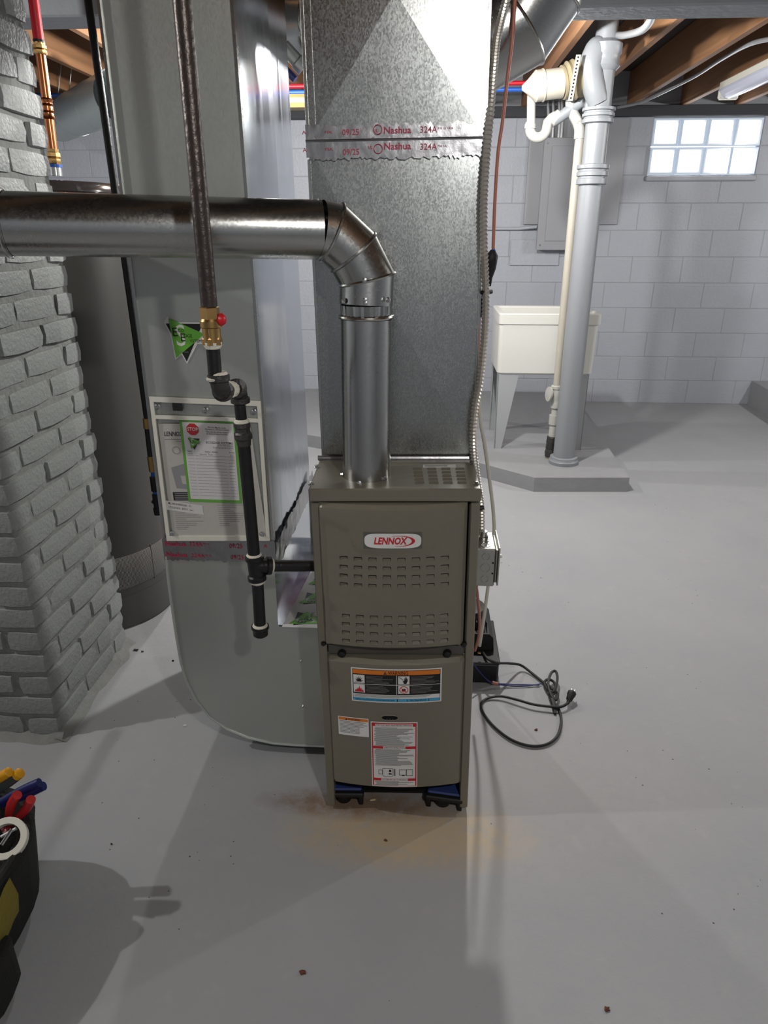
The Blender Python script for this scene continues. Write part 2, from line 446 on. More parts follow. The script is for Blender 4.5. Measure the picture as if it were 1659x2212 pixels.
# joists on 0.4 m centres, running from front to back, plus one main beam across
jl = {}
for i in range(-9, 9):
    x = .70 + .4 * i
    if x < XL + .05 or x > XR - .05: continue
    o = MB().box(x - .02, x + .02, YF, YB, 2.295, ZC - .002, ch=.003).build('ceiling_joist', 'wood', smooth=20)
    o['kind'] = 'structure'
MB().box(XL, XR, 2.74, 2.90, 2.09, 2.292, ch=.006).build('main_beam', 'beam', smooth=20, kind='structure')

# concrete pad under the tub, with a cut corner
PZ = .087
pad_pts = [at(1155, 1032, z=PZ), at(1360, 1032, z=PZ), at(1240, 850, z=PZ), None, None, at(640, 940, z=PZ), at(1035, 1000, z=PZ)]
pp = [(pad_pts[0].x, pad_pts[0].y), (pad_pts[1].x, pad_pts[1].y), (1.27, YB - .005), (-2.2, YB - .005), (-2.2, 4.75), (-.9, 4.72), (pad_pts[6].x, pad_pts[6].y)]
MB().prism(pp, lambda x, y: (x, y, 0), lambda x, y: (x, y, PZ)).build('trim_2', 'pad', smooth=0, kind='structure')
s0 = at(1624, 822, y=YB); s1 = at(1659, 842, z=s0.z)
d = (s1 - s0); e = s0 + d * 4
MB().prism([(s0.x, s0.y - .01), (e.x, e.y), (e.x + 1.0, e.y), (s0.x + 1.2, s0.y - .01)][::-1], lambda x, y: (x, y, 0), lambda x, y: (x, y, s0.z)).build('trim_3', 'pad', smooth=0, kind='structure')

# ------------------------------------------------------------------ lamps
def bulb_lamp(loc, power, label, colr=(1, .985, .96), radius=.04):
    t = thing('ceiling_lamp', loc, label, 'lamp')
    x, y, z = loc
    MB().lathe([(.055, .17), (.055, .15), (.04, .14), (.03, .09)], loc, n=20).build('lamp_holder', 'white', t)
    MB().lathe([(.012, .10), (.016, .085), (.03, .06), (.032, .045), (.024, .025), (.008, .016)], loc, n=20).build('bulb', 'bulb', t)
    ld = bpy.data.lights.new('lamp_light', 'POINT'); ld.energy = power; ld.color = colr; ld.shadow_soft_size = radius
    lo = bpy.data.objects.new('lamp_light', ld); col.objects.link(lo); lo.parent = t; lo.location = (0, 0, -.03)
    return t
bulb_lamp((.20, 3.25, 2.12), LAMP_BACK, 'bare white bulb hidden behind the round galvanised duct elbow')
bulb_lamp((-1.0, 4.2, 2.12), LAMP_REAR_LEFT, 'bare white bulb hidden behind the tall return duct')
bulb_lamp((.52, -.35, 2.12), LAMP_FRONT, 'bare white bulb above the camera position')
bulb_lamp((-2.3, 1.15, 2.12), LAMP_LEFT, 'bare white bulb left of the brick chimney', radius=.02)
bulb_lamp((3.3, 3.7, 2.12), LAMP_RIGHT, 'bare white bulb over the empty right side')

# ------------------------------------------------------------------ brick chimney
CX, CY0, CY1, CXL = -1.075, 1.616, 2.135, -1.62
ch = thing('brick_chimney', ((CX + CXL) / 2, (CY0 + CY1) / 2, 0), 'grey painted brick chimney stack at left, with rough mortar joints', 'chimney')
MB().box(CXL, CX - .010, CY0 + .010, CY1 - .010, 0, 2.52).build('mortar_core', 'mortar', ch, smooth=0)
variants = {}
def brick_mesh(w, d, h, var, mt):
    key = (round(w, 3), round(d, 3), var, mt)
    if key in variants: return variants[key]
    rr = random.Random(hash((var, round(w * 1000), round(d * 1000))) & 0xffff)
    b = MB(); nx, ny, nz = 3, 3, 2
    def P(i, j, k):
        q = [(-.5 + i / nx) * w, (-.5 + j / ny) * d, (-.5 + k / nz) * h]
        ex = [i in (0, nx), j in (0, ny), k in (0, nz)]
        if sum(ex) >= 2:
            f = .0025 if sum(ex) == 2 else .005
            for a in range(3):
                if ex[a]: q[a] -= math.copysign(f * rr.uniform(.5, 1.5), q[a])
        for a in range(3): q[a] += rr.uniform(-.0009, .0009)
        return tuple(q)
    cache = {}; V = []
    def vid(i, j, k):
        if (i, j, k) not in cache: cache[(i, j, k)] = len(V); V.append(P(i, j, k))
        return cache[(i, j, k)]
    Fs = []
    for a, (n1, n2, n3) in enumerate(((ny, nz, nx), (nz, nx, ny), (nx, ny, nz))):
        for side in (0, n3):
            for p_ in range(n1):
                for q_ in range(n2):
                    cs = [(p_, q_), (p_ + 1, q_), (p_ + 1, q_ + 1), (p_, q_ + 1)]
                    ids = []
                    for c1, c2 in cs:
                        t = [0, 0, 0]; t[a] = side; t[(a + 1) % 3] = c1; t[(a + 2) % 3] = c2; ids.append(vid(*t))
                    Fs.append(tuple(ids) if side else tuple(ids[::-1]))
    b.add(V, Fs); variants[key] = mesh_of(b, 'brick', mt, smooth=50); return variants[key]
CH = .0735; BT = .0625
n_course = int(2.5 / CH)
for c in range(n_course):
    z = .012 + c * CH + BT / 2
    # right-hand face (runs in y) and front face (runs in x)
    fl = [.20, .20, .095] if c % 2 == 0 else [.095, .20, .20]
    y = CY0
    wob = rnd.uniform(-.004, .004)
    for i, w in enumerate(fl):
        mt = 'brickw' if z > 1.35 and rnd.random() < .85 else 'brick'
        dep = .20 if (i == 0 and c % 2) else .09
        corner_w = .095 if i == 0 and c % 2 == 1 else w
        gap = .012
        dx = rnd.uniform(-.003, .004) + wob
        if i == 0: size_y, size_x = (w, .095) if c % 2 == 0 else (.095, .20)
        elif i == 2: size_y, size_x = w, .10
        else: size_y, size_x = w, .10
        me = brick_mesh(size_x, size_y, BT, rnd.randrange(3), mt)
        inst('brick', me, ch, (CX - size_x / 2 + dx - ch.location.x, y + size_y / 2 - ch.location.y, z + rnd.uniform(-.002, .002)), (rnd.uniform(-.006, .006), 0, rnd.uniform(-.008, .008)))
        y += w + gap
    x = CX - (.095 if c % 2 == 0 else .20) - .012
    while x > CXL + .08:
        w = .20 if rnd.random() < .9 else .095
        w = min(w, x - CXL)
        me = brick_mesh(.20, .095, BT, rnd.randrange(3), 'brick') if w > .15 else brick_mesh(.095, .095, BT, rnd.randrange(3), 'brick')
        w = .20 if w > .15 else .095
        inst('brick', me, ch, (x - w / 2 - ch.location.x, CY0 + .0475 + rnd.uniform(-.003, .003) - ch.location.y, z), (0, rnd.uniform(-.008, .008), rnd.uniform(-.01, .01)))
        x -= w + .012
# rough cement fillet around the foot
b = MB()
def skirt(a, c, out, n):
    a, c, out = Vector(a), Vector(c), Vector(out); V = []
    for i in range(n + 1):
        p = a + (c - a) * (i / n); w = .022 + noise.noise(Vector((i * .23, a.x * 9, 1))) * .02; h_ = .022 + noise.noise(Vector((i * .31, 4, a.y * 9))) * .014
        V += [p - out * .012 + Vector((0, 0, h_)), p + out * w * .45 + Vector((0, 0, h_ * .45)), p + out * w + Vector((0, 0, .0004))]
    b.add(V, [(i * 3 + k, (i + 1) * 3 + k, (i + 1) * 3 + k + 1, i * 3 + k + 1) for i in range(n) for k in (0, 1)])
skirt((CX, CY0 - .012, 0), (CX, CY1 + .01, 0), (1, 0, 0), 40)
skirt((CXL, CY0, 0), (CX + .012, CY0, 0), (0, -1, 0), 40)
b.build('mortar_fillet', 'mortar', ch)

# ------------------------------------------------------------------ logo used on stickers
def add_logo(b, fn, s, full=True):
    """interlocked green and black triangles with a large S and two E; s = width in metres, origin at centre"""
    k = s / 420.0
    T = lambda x, y: ((x - 500) * k, (510 - y) * k)
    def lay(n): return lambda x, y: fn(x, y, n)
    if full:
        b.poly(lay(0), [T(*q) for q in ((318, 258), (395, 318), (480, 318), (712, 318), (735, 430), (735, 548), (620, 548), (480, 765), (430, 665), (352, 722), (335, 480), (272, 318))][::-1], 'white')
    b.poly(lay(1), [T(*q) for q in ((290, 332), (700, 332), (480, 742))][::-1], 'ink')
    b.poly(lay(2), [T(*q) for q in ((326, 274), (712, 440), (364, 704))][::-1], 'green')
    b.text('S', 330 * k, lay(3), *T(442, 470), mt='white', sx=.82)
    b.text('E', 135 * k, lay(4), *T(382, 425), mt='ink')
    b.text('E', 125 * k, lay(4), *T(466, 482), mt='ink')
    b.text('CO', 46 * k, lay(4), *T(452, 408), mt='ink')
    b.text('DGE', 46 * k, lay(4), *T(528, 462), mt='ink')
    b.text('YSTEMS', 46 * k, lay(4), *T(618, 516), mt='ink')
    if full: b.text('219-797-6326', 24 * k, lay(4), *T(446, 637), mt='greyink')

# ------------------------------------------------------------------ return air duct (drop and boot)
RY0, RY1 = 1.60, 2.18
pl = lambda px, py: at(px, py, y=RY0)
rd = thing('return_duct', (-.53, 1.9, 0), 'tall flat grey galvanised return duct with rounded boot entering the furnace side', 'duct')
x0b, x1b = pl(357, 1170).x, pl(590, 1175).x; x0t, x1t = pl(215, 0).x, pl(500, 0).x
ZS = pl(470, 1196).z; ZT = 2.29; ZSH = pl(600, 1352).z; XF = -.262
ex = (ZT - ZS) / (pl(215, 0).z - ZS)
X0T, X1T = x0b + (x0t - x0b) * ex, x1b + (x1t - x1b) * ex
def dx0(z): return x0b + (X0T - x0b) * (z - ZS) / (ZT - ZS)
def dx1(z): return x1b + (X1T - x1b) * (z - ZS) / (ZT - ZS)
b = MB(); zz = [ZS, (ZS + ZT) / 2, ZT]
for a, c in ((ZS, ZT),):
    V = [(dx0(a), RY0, a), (dx1(a), RY0, a), (dx1(c), RY0, c), (dx0(c), RY0, c), (dx0(a), RY1, a), (dx1(a), RY1, a), (dx1(c), RY1, c), (dx0(c), RY1, c)]
    b.add(V, [(0, 1, 2, 3)], 'galv_dull')
    b.add(V, [(5, 4, 7, 6), (4, 0, 3, 7)], 'galv_dull')
b.build('drop_sheet', None, rd, smooth=0)
# right flank, broken slightly along a vertical fold so the two halves mirror different things
b = MB(); ym = (RY0 * .45 + RY1 * .55)
for zi in range(6):
    a = ZS + (ZT - ZS) * zi / 6; c = ZS + (ZT - ZS) * (zi + 1) / 6
    for y0, y1, q0, q1 in ((RY0, ym, 0, .006), (ym, RY1, .006, 0)):
        b.add([(dx1(a) + q0, y0, a), (dx1(a) + q1, y1, a), (dx1(c) + q1, y1, c), (dx1(c) + q0, y0, c)], [(0, 1, 2, 3)])
b.build('drop_flank', 'galv_side', rd, smooth=0)
for fx in (dx0, dx1):
    s = -1 if fx is dx0 else 1
    MB().add([(fx(z) + s * dxx, y, z) for z in (ZS, ZT) for dxx, y in ((-.002, RY0 - .005), (.004, RY0 - .005), (.004, RY0 + .014), (-.002, RY0 + .014))],
             [(0, 1, 5, 4), (1, 2, 6, 5), (2, 3, 7, 6), (3, 0, 4, 7), (4, 5, 6, 7), (3, 2, 1, 0)]).build('corner_seam', 'galv_pipe', rd, smooth=0)
# boot with a rounded outer corner
prof = [pl(*q) for q in ((360, 1200), (366, 1260), (374, 1320), (383, 1380), (392, 1430), (404, 1470), (424, 1510), (452, 1545), (490, 1573), (535, 1592), (590, 1604), (640, 1608))]
prof = [(q.x, q.z) for q in prof]; zb = prof[-1][1]
outline = prof + [(XF, zb), (XF, ZSH), (x1b, ZSH), (x1b, ZS), (x0b, ZS)]
b = MB()
n = len(outline)
b.add([(x, RY0 - .003, z) for x, z in outline] + [(x, RY1, z) for x, z in outline], [tuple(range(n))[::1], tuple(range(n, 2 * n))[::-1]], 'galv_dull')
for i in range(n):
    a, c = outline[i], outline[(i + 1) % n]
    mt = 'galv_side' if i in (n - 4, n - 3) else 'galv_dull'
    b.add([(a[0], RY0 - .003, a[1]), (c[0], RY0 - .003, c[1]), (c[0], RY1, c[1]), (a[0], RY1, a[1])], [(3, 2, 1, 0)], mt)
b.build('boot', None, rd, smooth=35)
MB().tube([Vector((x, RY0 - .003, z)) for x, z in prof] + [Vector((XF, RY0 - .003, zb))], .004, 6).build('boot_seam', 'galv_dull', rd)
# inner flange on the shelf, seen as a bright strip beside the flank
MB().box(x1b, x1b + .03, RY0 + .0, RY1 - .02, ZSH, ZSH + .004).build('shelf_flange', 'galv_side', rd, smooth=0)
MB().box(x1b - .002, x1b + .004, RY1 - .012, RY1, ZSH, ZS).build('rear_seam', 'galv_pipe', rd, smooth=0)
# foil tape around the joint: two overlapping wrinkled strips with red print
WID = {'Nashua': .055, '324A': .034, '09/25': .034, 'A': .009, 'FSK': .016, 'UL': .008, 'FSK UL': .018, 'FSK UL 181A': .03}
def tape(name, parent, p0, p1, z0, z1, yoff, texts, flip=False, seed=0, zl=None):
    """wrinkled strip between two corner points (x, y); texts: (string, u, size, bold)"""
    rr = random.Random(seed); b = MB(); nu, nv = 70, 6
    p0, p1 = Vector(p0), Vector(p1); dr = (p1 - p0); Ln = dr.length; dr.normalize(); nr = Vector((dr.y, -dr.x))
    edge = [[rr.uniform(-.0035, .0035) for _ in range(nu + 1)] for _ in (0, 1)]
    def fn(u, v, lift=0.):
        w = noise.noise(Vector((u * 38 + seed * 7, v * 140, seed))) * .0005 + noise.noise(Vector((u * 120, v * 60, seed + 5))) * .0003
        wall = (zl(z0 + v) if zl else 0)
        q = p0 + dr * u + nr * (yoff + max(-.0008, w) + lift)
        return (q.x + wall, q.y, z0 + v)
    V = []
    for j in range(nv + 1):
        for i in range(nu + 1):
            v = (z1 - z0) * j / nv
            if j == 0: v += edge[0][i]
            if j == nv: v += edge[1][i]
            V.append(fn(Ln * i / nu, v))
    w = nu + 1
    b.add(V, [(j * w + i, j * w + i + 1, (j + 1) * w + i + 1, (j + 1) * w + i) for j in range(nv) for i in range(nu)], 'foil')
    for t, u, v, size, bold in texts: b.text(t, size, lambda x, y: fn(x, y, .0012), u, v, align='LEFT', mt='redink', bold=bold, maxw=WID[t])
    return b.build(name, None, parent, smooth=60)
tz0, tz1 = pl(470, 1210).z, pl(470, 1163).z; th = (tz1 - tz0) / 2
tx = [('Nashua', .006, th * 1.5, .018, .04), ('324A', .07, th * 1.5, .017, .005), ('FSK UL', .106, th * 1.55, .006, 0), ('09/25', .175, th * 1.42, .018, .01), ('UL', .238, th * 1.5, .012, .02), ('A', .265, th * 1.5, .014, .02),
      ('Nashua', .006, th * .5, .018, .04), ('324A', .072, th * .45, .017, .005), ('FSK UL', .108, th * .5, .006, 0), ('09/25', .176, th * .4, .018, .01)]
tape('foil_tape', rd, (x0b - .006, RY0), (x1b + .006, RY0), tz0, tz1, .006, tx, seed=3)
def strip(b, a, c, w, seed, up):
    rr = random.Random(seed); a, c = Vector(a), Vector(c); up = Vector(up); nr = (c - a).normalized().cross(up); V = []
    for i in range(41):
        for j in range(6):
            q = a + (c - a) * (i / 40) + up * w * (j / 5 - .5) * (1 + .15 * rr.uniform(-1, 1)) + nr * (noise.noise(Vector((i * .8, j * .9, seed))) * .003)
            V.append(q)
    b.add(V, [(i * 6 + j, i * 6 + j + 1, (i + 1) * 6 + j + 1, (i + 1) * 6 + j) for i in range(40) for j in range(5)], 'foil')
b = MB(); strip(b, (x1b + .0095, RY0 - .004, ZS), (x1b + .0095, RY1 + .01, ZS), .07, 5, (0, 0, 1)); 
b.build('foil_tape', None, rd, smooth=60)
# company sticker on the duct face
b = MB(); c0 = pl(403, 735)
add_logo(b, lambda x, y, k=0: (c0.x + x, RY0 - .0012 - k * .0005, c0.z + y), .088)
b.build('logo_sticker', None, rd, smooth=0, label='green and black triangle sticker with large S')
for px, py in ((650, 1426), (654, 1524)):
    q = pl(px, py); MB().lathe([(.004, 0), (.004, .002), (.002, .004)], (q.x, RY0 - .002, q.z), (0, -1, 0), 8).build('screw', 'steel', rd)

# sheet of company stickers lying on the boot shelf
sh = thing('sticker_sheet', (-.3, 1.8, ZSH), 'clear sheet of green logo stickers lying beside the furnace on the duct shelf', 'sticker sheet')
sx0, sx1 = x1b + .03, XF + .02
b = MB(); sheet = [(x1b + .012, RY0 - .012), (XF + .006, RY0 - .012), (XF + .006, RY1 - .07), (x1b + .05, RY1 - .07), (x1b + .024, RY0 + .12)]
b.prism(sheet, lambda x, y: (x, y, ZSH + .0045), lambda x, y: (x, y, ZSH + .0055), 'paper'); b.build('backing_sheet', None, sh, smooth=0)
for i, y in enumerate((1.632, 1.745, 1.86, 1.975)):
    b = MB(); xc = x1b + .083 + .008 * i
    ca, sa = math.cos(R(90)), math.sin(R(90))
    def lf(x, y_, k=0, xc=xc, yc=y): return (xc - y_, yc + x * .72, ZSH + .006 + k * .0004)
    add_logo(b, lf, .1, full=False)
    b.build('sticker', None, sh, smooth=0)

# ------------------------------------------------------------------ document pouch on the duct
YP = RY0 - .004
pc = [at(*q, y=YP) for q in ((324, 856), (564, 866), (584, 1166), (362, 1166))]
pouch = thing('document_pouch', (pc[3].x, YP, pc[3].z), 'clear vinyl document pouch with ivory border screwed to the return duct', 'document holder')
def quadmap(A, B, C, D, y):   # u right 0..1, v down 0..1
    def f(u, v, k=0.):
        p = (A * (1 - u) + B * u) * (1 - v) + (D * (1 - u) + C * u) * v
        return (p.x, y - k, p.z)
    return f
fm = quadmap(pc[0], pc[1], pc[2], pc[3], YP)
def bar(u0, u1, v0, v1, name='border_strip'):
    b = MB(); V = [fm(u, v, k) for k in (.001, .0065) for u, v in ((u0, v0), (u1, v0), (u1, v1), (u0, v1))]
    b.add(V, [(0, 1, 2, 3), (7, 6, 5, 4), (0, 4, 5, 1), (1, 5, 6, 2), (2, 6, 7, 3), (3, 7, 4, 0)]); return b.build(name, 'frame_white', pouch, smooth=0)
bar(0, 1, 0, .032); bar(0, 1, .965, 1); bar(0, .034, .032, .965); bar(.966, 1, .032, .965); bar(.034, .966, .118, .142)
b = MB(); b.patch(lambda u, v: fm(u, v, .0055), .03, .97, .02, .97, 'film', 6, 6); b.build('vinyl_window', None, pouch, smooth=0)
for u, v in ((.065, .06), (.5, .072), (.935, .07), (.06, .945), (.93, .95)):
    q = fm(u, v, .001); MB().lathe([(.007, 0), (.007, .0055), (.0045, .0065), (.004, .009), (.001, .009)], q, (0, -1, 0), 12).build('screw', 'steel', pouch)
b = MB(); V = [fm(u, v, k) for k in (.001, .0045) for u, v in ((.2, .035), (.285, .035), (.285, .085), (.2, .085))]
b.add(V, [(0, 1, 2, 3), (7, 6, 5, 4), (0, 4, 5, 1), (1, 5, 6, 2), (2, 6, 7, 3), (3, 7, 4, 0)]); b.build('magnet_tab', 'black', pouch, smooth=0)
# manual inside
mc = [at(*q, y=YP) for q in ((342, 915), (540, 915), (577, 1160), (375, 1160))]
mm = quadmap(*mc, YP - .0004)
b = MB()
V = [mm(u, v, k) for k in (0, .0022) for u, v in ((0, 0), (1, 0), (1, 1), (0, 1))]
b.add(V, [(0, 1, 2, 3), (7, 6, 5, 4), (0, 4, 5, 1), (1, 5, 6, 2), (2, 6, 7, 3), (3, 7, 4, 0)], 'paper2')
mw = (mc[1] - mc[0]).length; mh = (mc[3] - mc[0]).length
mt_ = lambda x, y: mm(x / mw, -y / mh, .0026)
b.text('LENNOX', .0155, mt_, mw * .05, -mh * .085, align='LEFT', mt='ink', shear=.2, bold=.05, maxw=.047)
for i, (a, c) in enumerate(((.05, .3), (.17, .32))): b.patch(lambda u, v: mm(u, v, .0026), a, c, .125 + i * .018, .129 + i * .018, 'greyink')
# line drawing of the appliance and the black notice box
b.poly(lambda u, v: mm(u, v, .0026), [(.08, .37), (.25, .33), (.25, .56), (.11, .55)], 'line')
b.poly(lambda u, v: mm(u, v, .0028), [(.17, .44), (.25, .44), (.25, .52), (.18, .51)], 'paper2')
b.lathe([(.010, 0), (.010, .0003), (.0085, .0003), (.0085, 0)], mm(.16, .22, .0026), (0, -1, 0), 16, 'line', caps=False)
b.patch(lambda u, v: mm(u, v, .0026), .06, .32, .585, .66, 'ink')
for i in range(4): b.patch(lambda u, v: mm(u, v, .0029), .08, .30, .595 + i * .016, .601 + i * .016, 'line')
for i in range(11):
    b.patch(lambda u, v: mm(u, v, .0026), .05, .05 + rnd.uniform(.1, .32), .735 + i * .0185, .739 + i * .0185, 'line')
    b.patch(lambda u, v: mm(u, v, .0026), .52, .52 + rnd.uniform(.1, .34), .70 + i * .0185, .704 + i * .0185, 'line')
o = b.build('manual_booklet', None, None, smooth=0)
tag(o, 'printed furnace manual inside the clear vinyl pouch, behind the green sheet', 'manual')
# label on the manual
lc = [at(*q, y=YP - .003) for q in ((358, 1081), (437, 1092), (440, 1112), (360, 1101))]
lm = quadmap(*lc, YP - .0031); b = MB(); b.patch(lm, 0, 1, 0, 1, 'white')
lw, lh = (lc[1] - lc[0]).length, (lc[3] - lc[0]).length
lt = lambda x, y: lm(x / lw, -y / lh, .0004)
b.text('ML180UH045E36A - 51', .0085, lt, lw * .06, -lh * .25, align='LEFT', bold=.01, maxw=lw * .62)
b.text('1725J03636  JB723', .0075, lt, lw * .06, -lh * .66, align='LEFT', maxw=lw * .5)
b.text('Line 1', .0075, lt, lw * .63, -lh * .66, align='LEFT', maxw=lw * .1)
o = b.build('barcode_label', None, None, smooth=0); tag(o, 'small white serial number label across the manual in the pouch', 'label')
# service record sheet with green border
sc_ = [at(*q, y=YP - .0045) for q in ((386, 905), (508, 910), (523, 1088), (407, 1084))]
sm = quadmap(*sc_, YP - .0034); b = MB()
b.patch(lambda u, v: sm(u, v, 0), 0, 1, 0, 1, 'green'); b.patch(lambda u, v: sm(u, v, .0003), .05, .955, .033, .962, 'paper')
sw, shh = (sc_[1] - sc_[0]).length, (sc_[3] - sc_[0]).length
st = lambda k: (lambda x, y: sm(x / sw, -y / shh, k))
oc = [(.225 * sw + .0155 * math.cos(R(22.5 + 45 * i)), -.115 * shh + .0155 * math.sin(R(22.5 + 45 * i))) for i in range(8)]
b.poly(st(.0006), oc[::-1], 'red'); b.text('STOP', .0125, st(.0009), .225 * sw, -.115 * shh, mt='white', bold=.03, sx=.86)
for t, v, w in (('This Unit May Be Under', .085, .33), ('Warranty or a Service Contract', .108, .43), ('This unit should be cleaned', .137, .4), ('& checked every 6 months.', .16, .38)):
    b.text(t, .0058, st(.0006), .66 * sw, -v * shh, maxw=w * sw, bold=.01)
b.text('ECOEDGE SYSTEMS', .0078, st(.0006), .68 * sw, -.265 * shh, maxw=.48 * sw, bold=.02)
b.text('219-797-6326', .0066, st(.0006), .78 * sw, -.295 * shh, maxw=.28 * sw, mt='greyink')
b.text('EcoEdgesystems.com', .006, st(.0006), .74 * sw, -.32 * shh, maxw=.36 * sw, mt='greyink')
add_logo(b, lambda x, y, k=0: sm((.23 * sw + x) / sw, (.28 * shh - y) / shh, .0005 + k * .0002), .03, full=False)
for t, u in (('Date', .13), ('Notes / Action', .52), ('Initials', .89)): b.text(t, .0052, st(.0006), u * sw, -.375 * shh, bold=.01)
b.text('10/25', .006, st(.0006), .13 * sw, -.405 * shh, mt='greyink', shear=.3); b.text('Service  Tech', .006, st(.0006), .42 * sw, -.408 * shh, mt='greyink', shear=.3); b.text('C.S', .006, st(.0006), .88 * sw, -.408 * shh, mt='greyink', shear=.3)
for i in range(14):
    v = .425 + i * .0375
    for a, c in ((.08, .20), (.225, .78), (.81, .93)): b.patch(lambda u, w: sm(u, w, .0006), a, c, v, v + .003, 'line')
o = b.build('service_record_sheet', None, None, smooth=0)
tag(o, 'white service record sheet with bright green border and red STOP octagon', 'sheet')

# ------------------------------------------------------------------ furnace
pbl, pbr = at(702, 1742, z=0), at(1013, 1762, z=0)
f0 = Vector(((pbl.x + pbr.x) / 2 + .002, (pbl.y + pbr.y) / 2, 0.012))
LEAN = R(-.75)
fu = thing('furnace', f0, 'taupe upright gas furnace with two louvred bowed doors and warning labels', 'furnace', (0, LEAN, R(1.6)))
FW, FD = .184, .72
zf = lambda py: at(850, py, y=1.40).z - f0.z
ZTOP = zf(1054)
FM = wm(fu); FI = FM.inverted()
def floc(px, py, y=0.):       # pixel -> furnace local point on the plane local y
    c = FI @ Vector((0, 0, CAM_H)); d = FI.to_3x3() @ ray(px, py); t = (y - c.y) / d.y; return c + d * t
def fbuild(b, name, mt=None, parent=None, **k): return b.build(name, mt, parent or fu, local=True, **k)
zl0 = .003
fbuild(MB().box(-FW, -FW + .02, 0, FD, zl0, ZTOP - .036, ch=.002), 'side_panel', 'paint_taupe')
fbuild(MB().box(FW - .02, FW, 0, FD, zl0, ZTOP - .036, ch=.002), 'side_panel', 'paint_taupe')
fbuild(MB().box(-FW + .02, FW - .02, .10, FD, .06, ZTOP - .05), 'cabinet_core', 'void', smooth=0)
fbuild(MB().box(-FW + .02, FW - .02, .02, .10, ZTOP - .06, ZTOP - .04), 'inner_header', 'void', smooth=0)
# lid: tray with front fascia and open vent slots
lid = fbuild(MB().box(-FW - .002, FW + .002, -.006, FD, ZTOP - .03, ZTOP, ch=.003), 'lid', 'paint_taupe')
for (px, py) in ((672, 1047), (1029, 1046), (684, 1010), (1021, 1003)):
    c = FI @ Vector((0, 0, CAM_H)); d = FI.to_3x3() @ ray(px, py); t = (ZTOP - c.z) / d.z; q = c + d * t
    fbuild(MB().lathe([(.007, 0), (.007, .002), (.004, .003), (.004, .007), (.001, .0075)], q, n=8), 'lid_screw', 'steel')
def deck(px, py):
    c = FI @ Vector((0, 0, CAM_H)); d = FI.to_3x3() @ ray(px, py); t = (ZTOP - c.z) / d.z; return c + d * t
sl = MB().add([(-.0095, -.003, .0003), (.0095, -.003, .0003), (.0095, .001, .0003), (-.0095, .001, .0003)], [(0, 1, 2, 3)], 'taupe_in')
sl.add([(-.0105, -.0035, 0), (.0105, -.0035, 0), (.0095, .0025, .004), (-.0095, .0025, .004), (-.0105, .003, 0), (.0105, .003, 0)], [(0, 1, 2, 3), (0, 3, 4), (1, 5, 2)], 'paint_taupe')
sme = mesh_of(sl, 'deck_louver', smooth=20)
for i in range(4):
    for j in range(5):
        q = deck(902 + i * 30.5 + j * 1.2, 1014 + j * 7.5)
        inst('deck_louver', sme, fu, q)
q0, q1 = deck(914, 1010), deck(984, 1003)
fbuild(MB().box(q0.x, q1.x, q0.y, q0.y + .02, ZTOP, ZTOP + .0006, 'white').box(q0.x + .004, q1.x - .02, q0.y + .006, q0.y + .014, ZTOP, ZTOP + .0008, 'line'), 'rating_sticker', None, smooth=0)
# doors: bowed sheet; louvre openings are real holes
BOW = .020
def bow(x, hw): return -.004 - BOW * (1 - (x / hw) ** 2)
def door(name, x0, x1, z0, z1, holes, emboss=None, thick=.022):
    hw = (x1 - x0) / 2; xc = (x0 + x1) / 2
    xs = sorted(set([round(x0 + (x1 - x0) * i / 44, 5) for i in range(45)] + [round(v, 5) for h_ in holes for v in h_[:2]]))
    zs = sorted(set([round(z0 + (z1 - z0) * i / 44, 5) for i in range(45)] + [round(v, 5) for h_ in holes for v in h_[2:]]))
    rnd_c = .012
    def surf(x, z):
        y = bow(x - xc, hw)
        e = min(x - x0, x1 - x); ez = min(z - z0, z1 - z)
        for q in (e, ez):
            if q < rnd_c: y += rnd_c * .9 * (1 - math.sqrt(max(0, 1 - (1 - q / rnd_c) ** 2)))
        if emboss: y += emboss(x, z)
        return y
    b = MB(); V = [(x, surf(x, z), z) for z in zs for x in xs]; w = len(xs); Fc = []
    for j in range(len(zs) - 1):
        for i in range(w - 1):
            cx, cz = (xs[i] + xs[i + 1]) / 2, (zs[j] + zs[j + 1]) / 2
            if any(h_[0] < cx < h_[1] and h_[2] < cz < h_[3] for h_ in holes): continue
            Fc.append((j * w + i, j * w + i + 1, (j + 1) * w + i + 1, (j + 1) * w + i))
    b.add(V, Fc)
    # returns to the cabinet
    rim = [(x, zs[0]) for x in xs] + [(xs[-1], z) for z in zs[1:]] + [(x, zs[-1]) for x in xs[-2::-1]] + [(xs[0], z) for z in zs[-2:0:-1]]
    n = len(rim); b.add([(x, surf(x, z), z) for x, z in rim] + [(x, thick, z) for x, z in rim], [(i, n + i, n + (i + 1) % n, (i + 1) % n) for i in range(n)])
    o = fbuild(b, name, 'paint_taupe', smooth=35)
    return o, surf
U0, U1 = floc(693, 1250).x, floc(1005, 1250).x
zu0, zu1 = floc(850, 1404, -.02).z, floc(850, 1100, -.02).z + .008
holes, vanes = [], []
for rows in ((1208, 1227, 1246, 1265), (1333, 1351, 1369, 1387)):
    for ri, py in enumerate(rows):
        for ci in range(8):
            px = 742 + ci * (31.3 if rows[0] < 1300 else 30.4) + (0 if rows[0] < 1300 else 5)
            q = floc(px, py, -.02)
            holes.append((q.x - .0092, q.x + .0092, q.z - .0052, q.z + .0052))
el = [floc(*q, -.015) for q in ((695, 1122), (752, 1146), (765, 1180), (780, 1189), (920, 1189), (935, 1182), (947, 1146), (1003, 1120))]
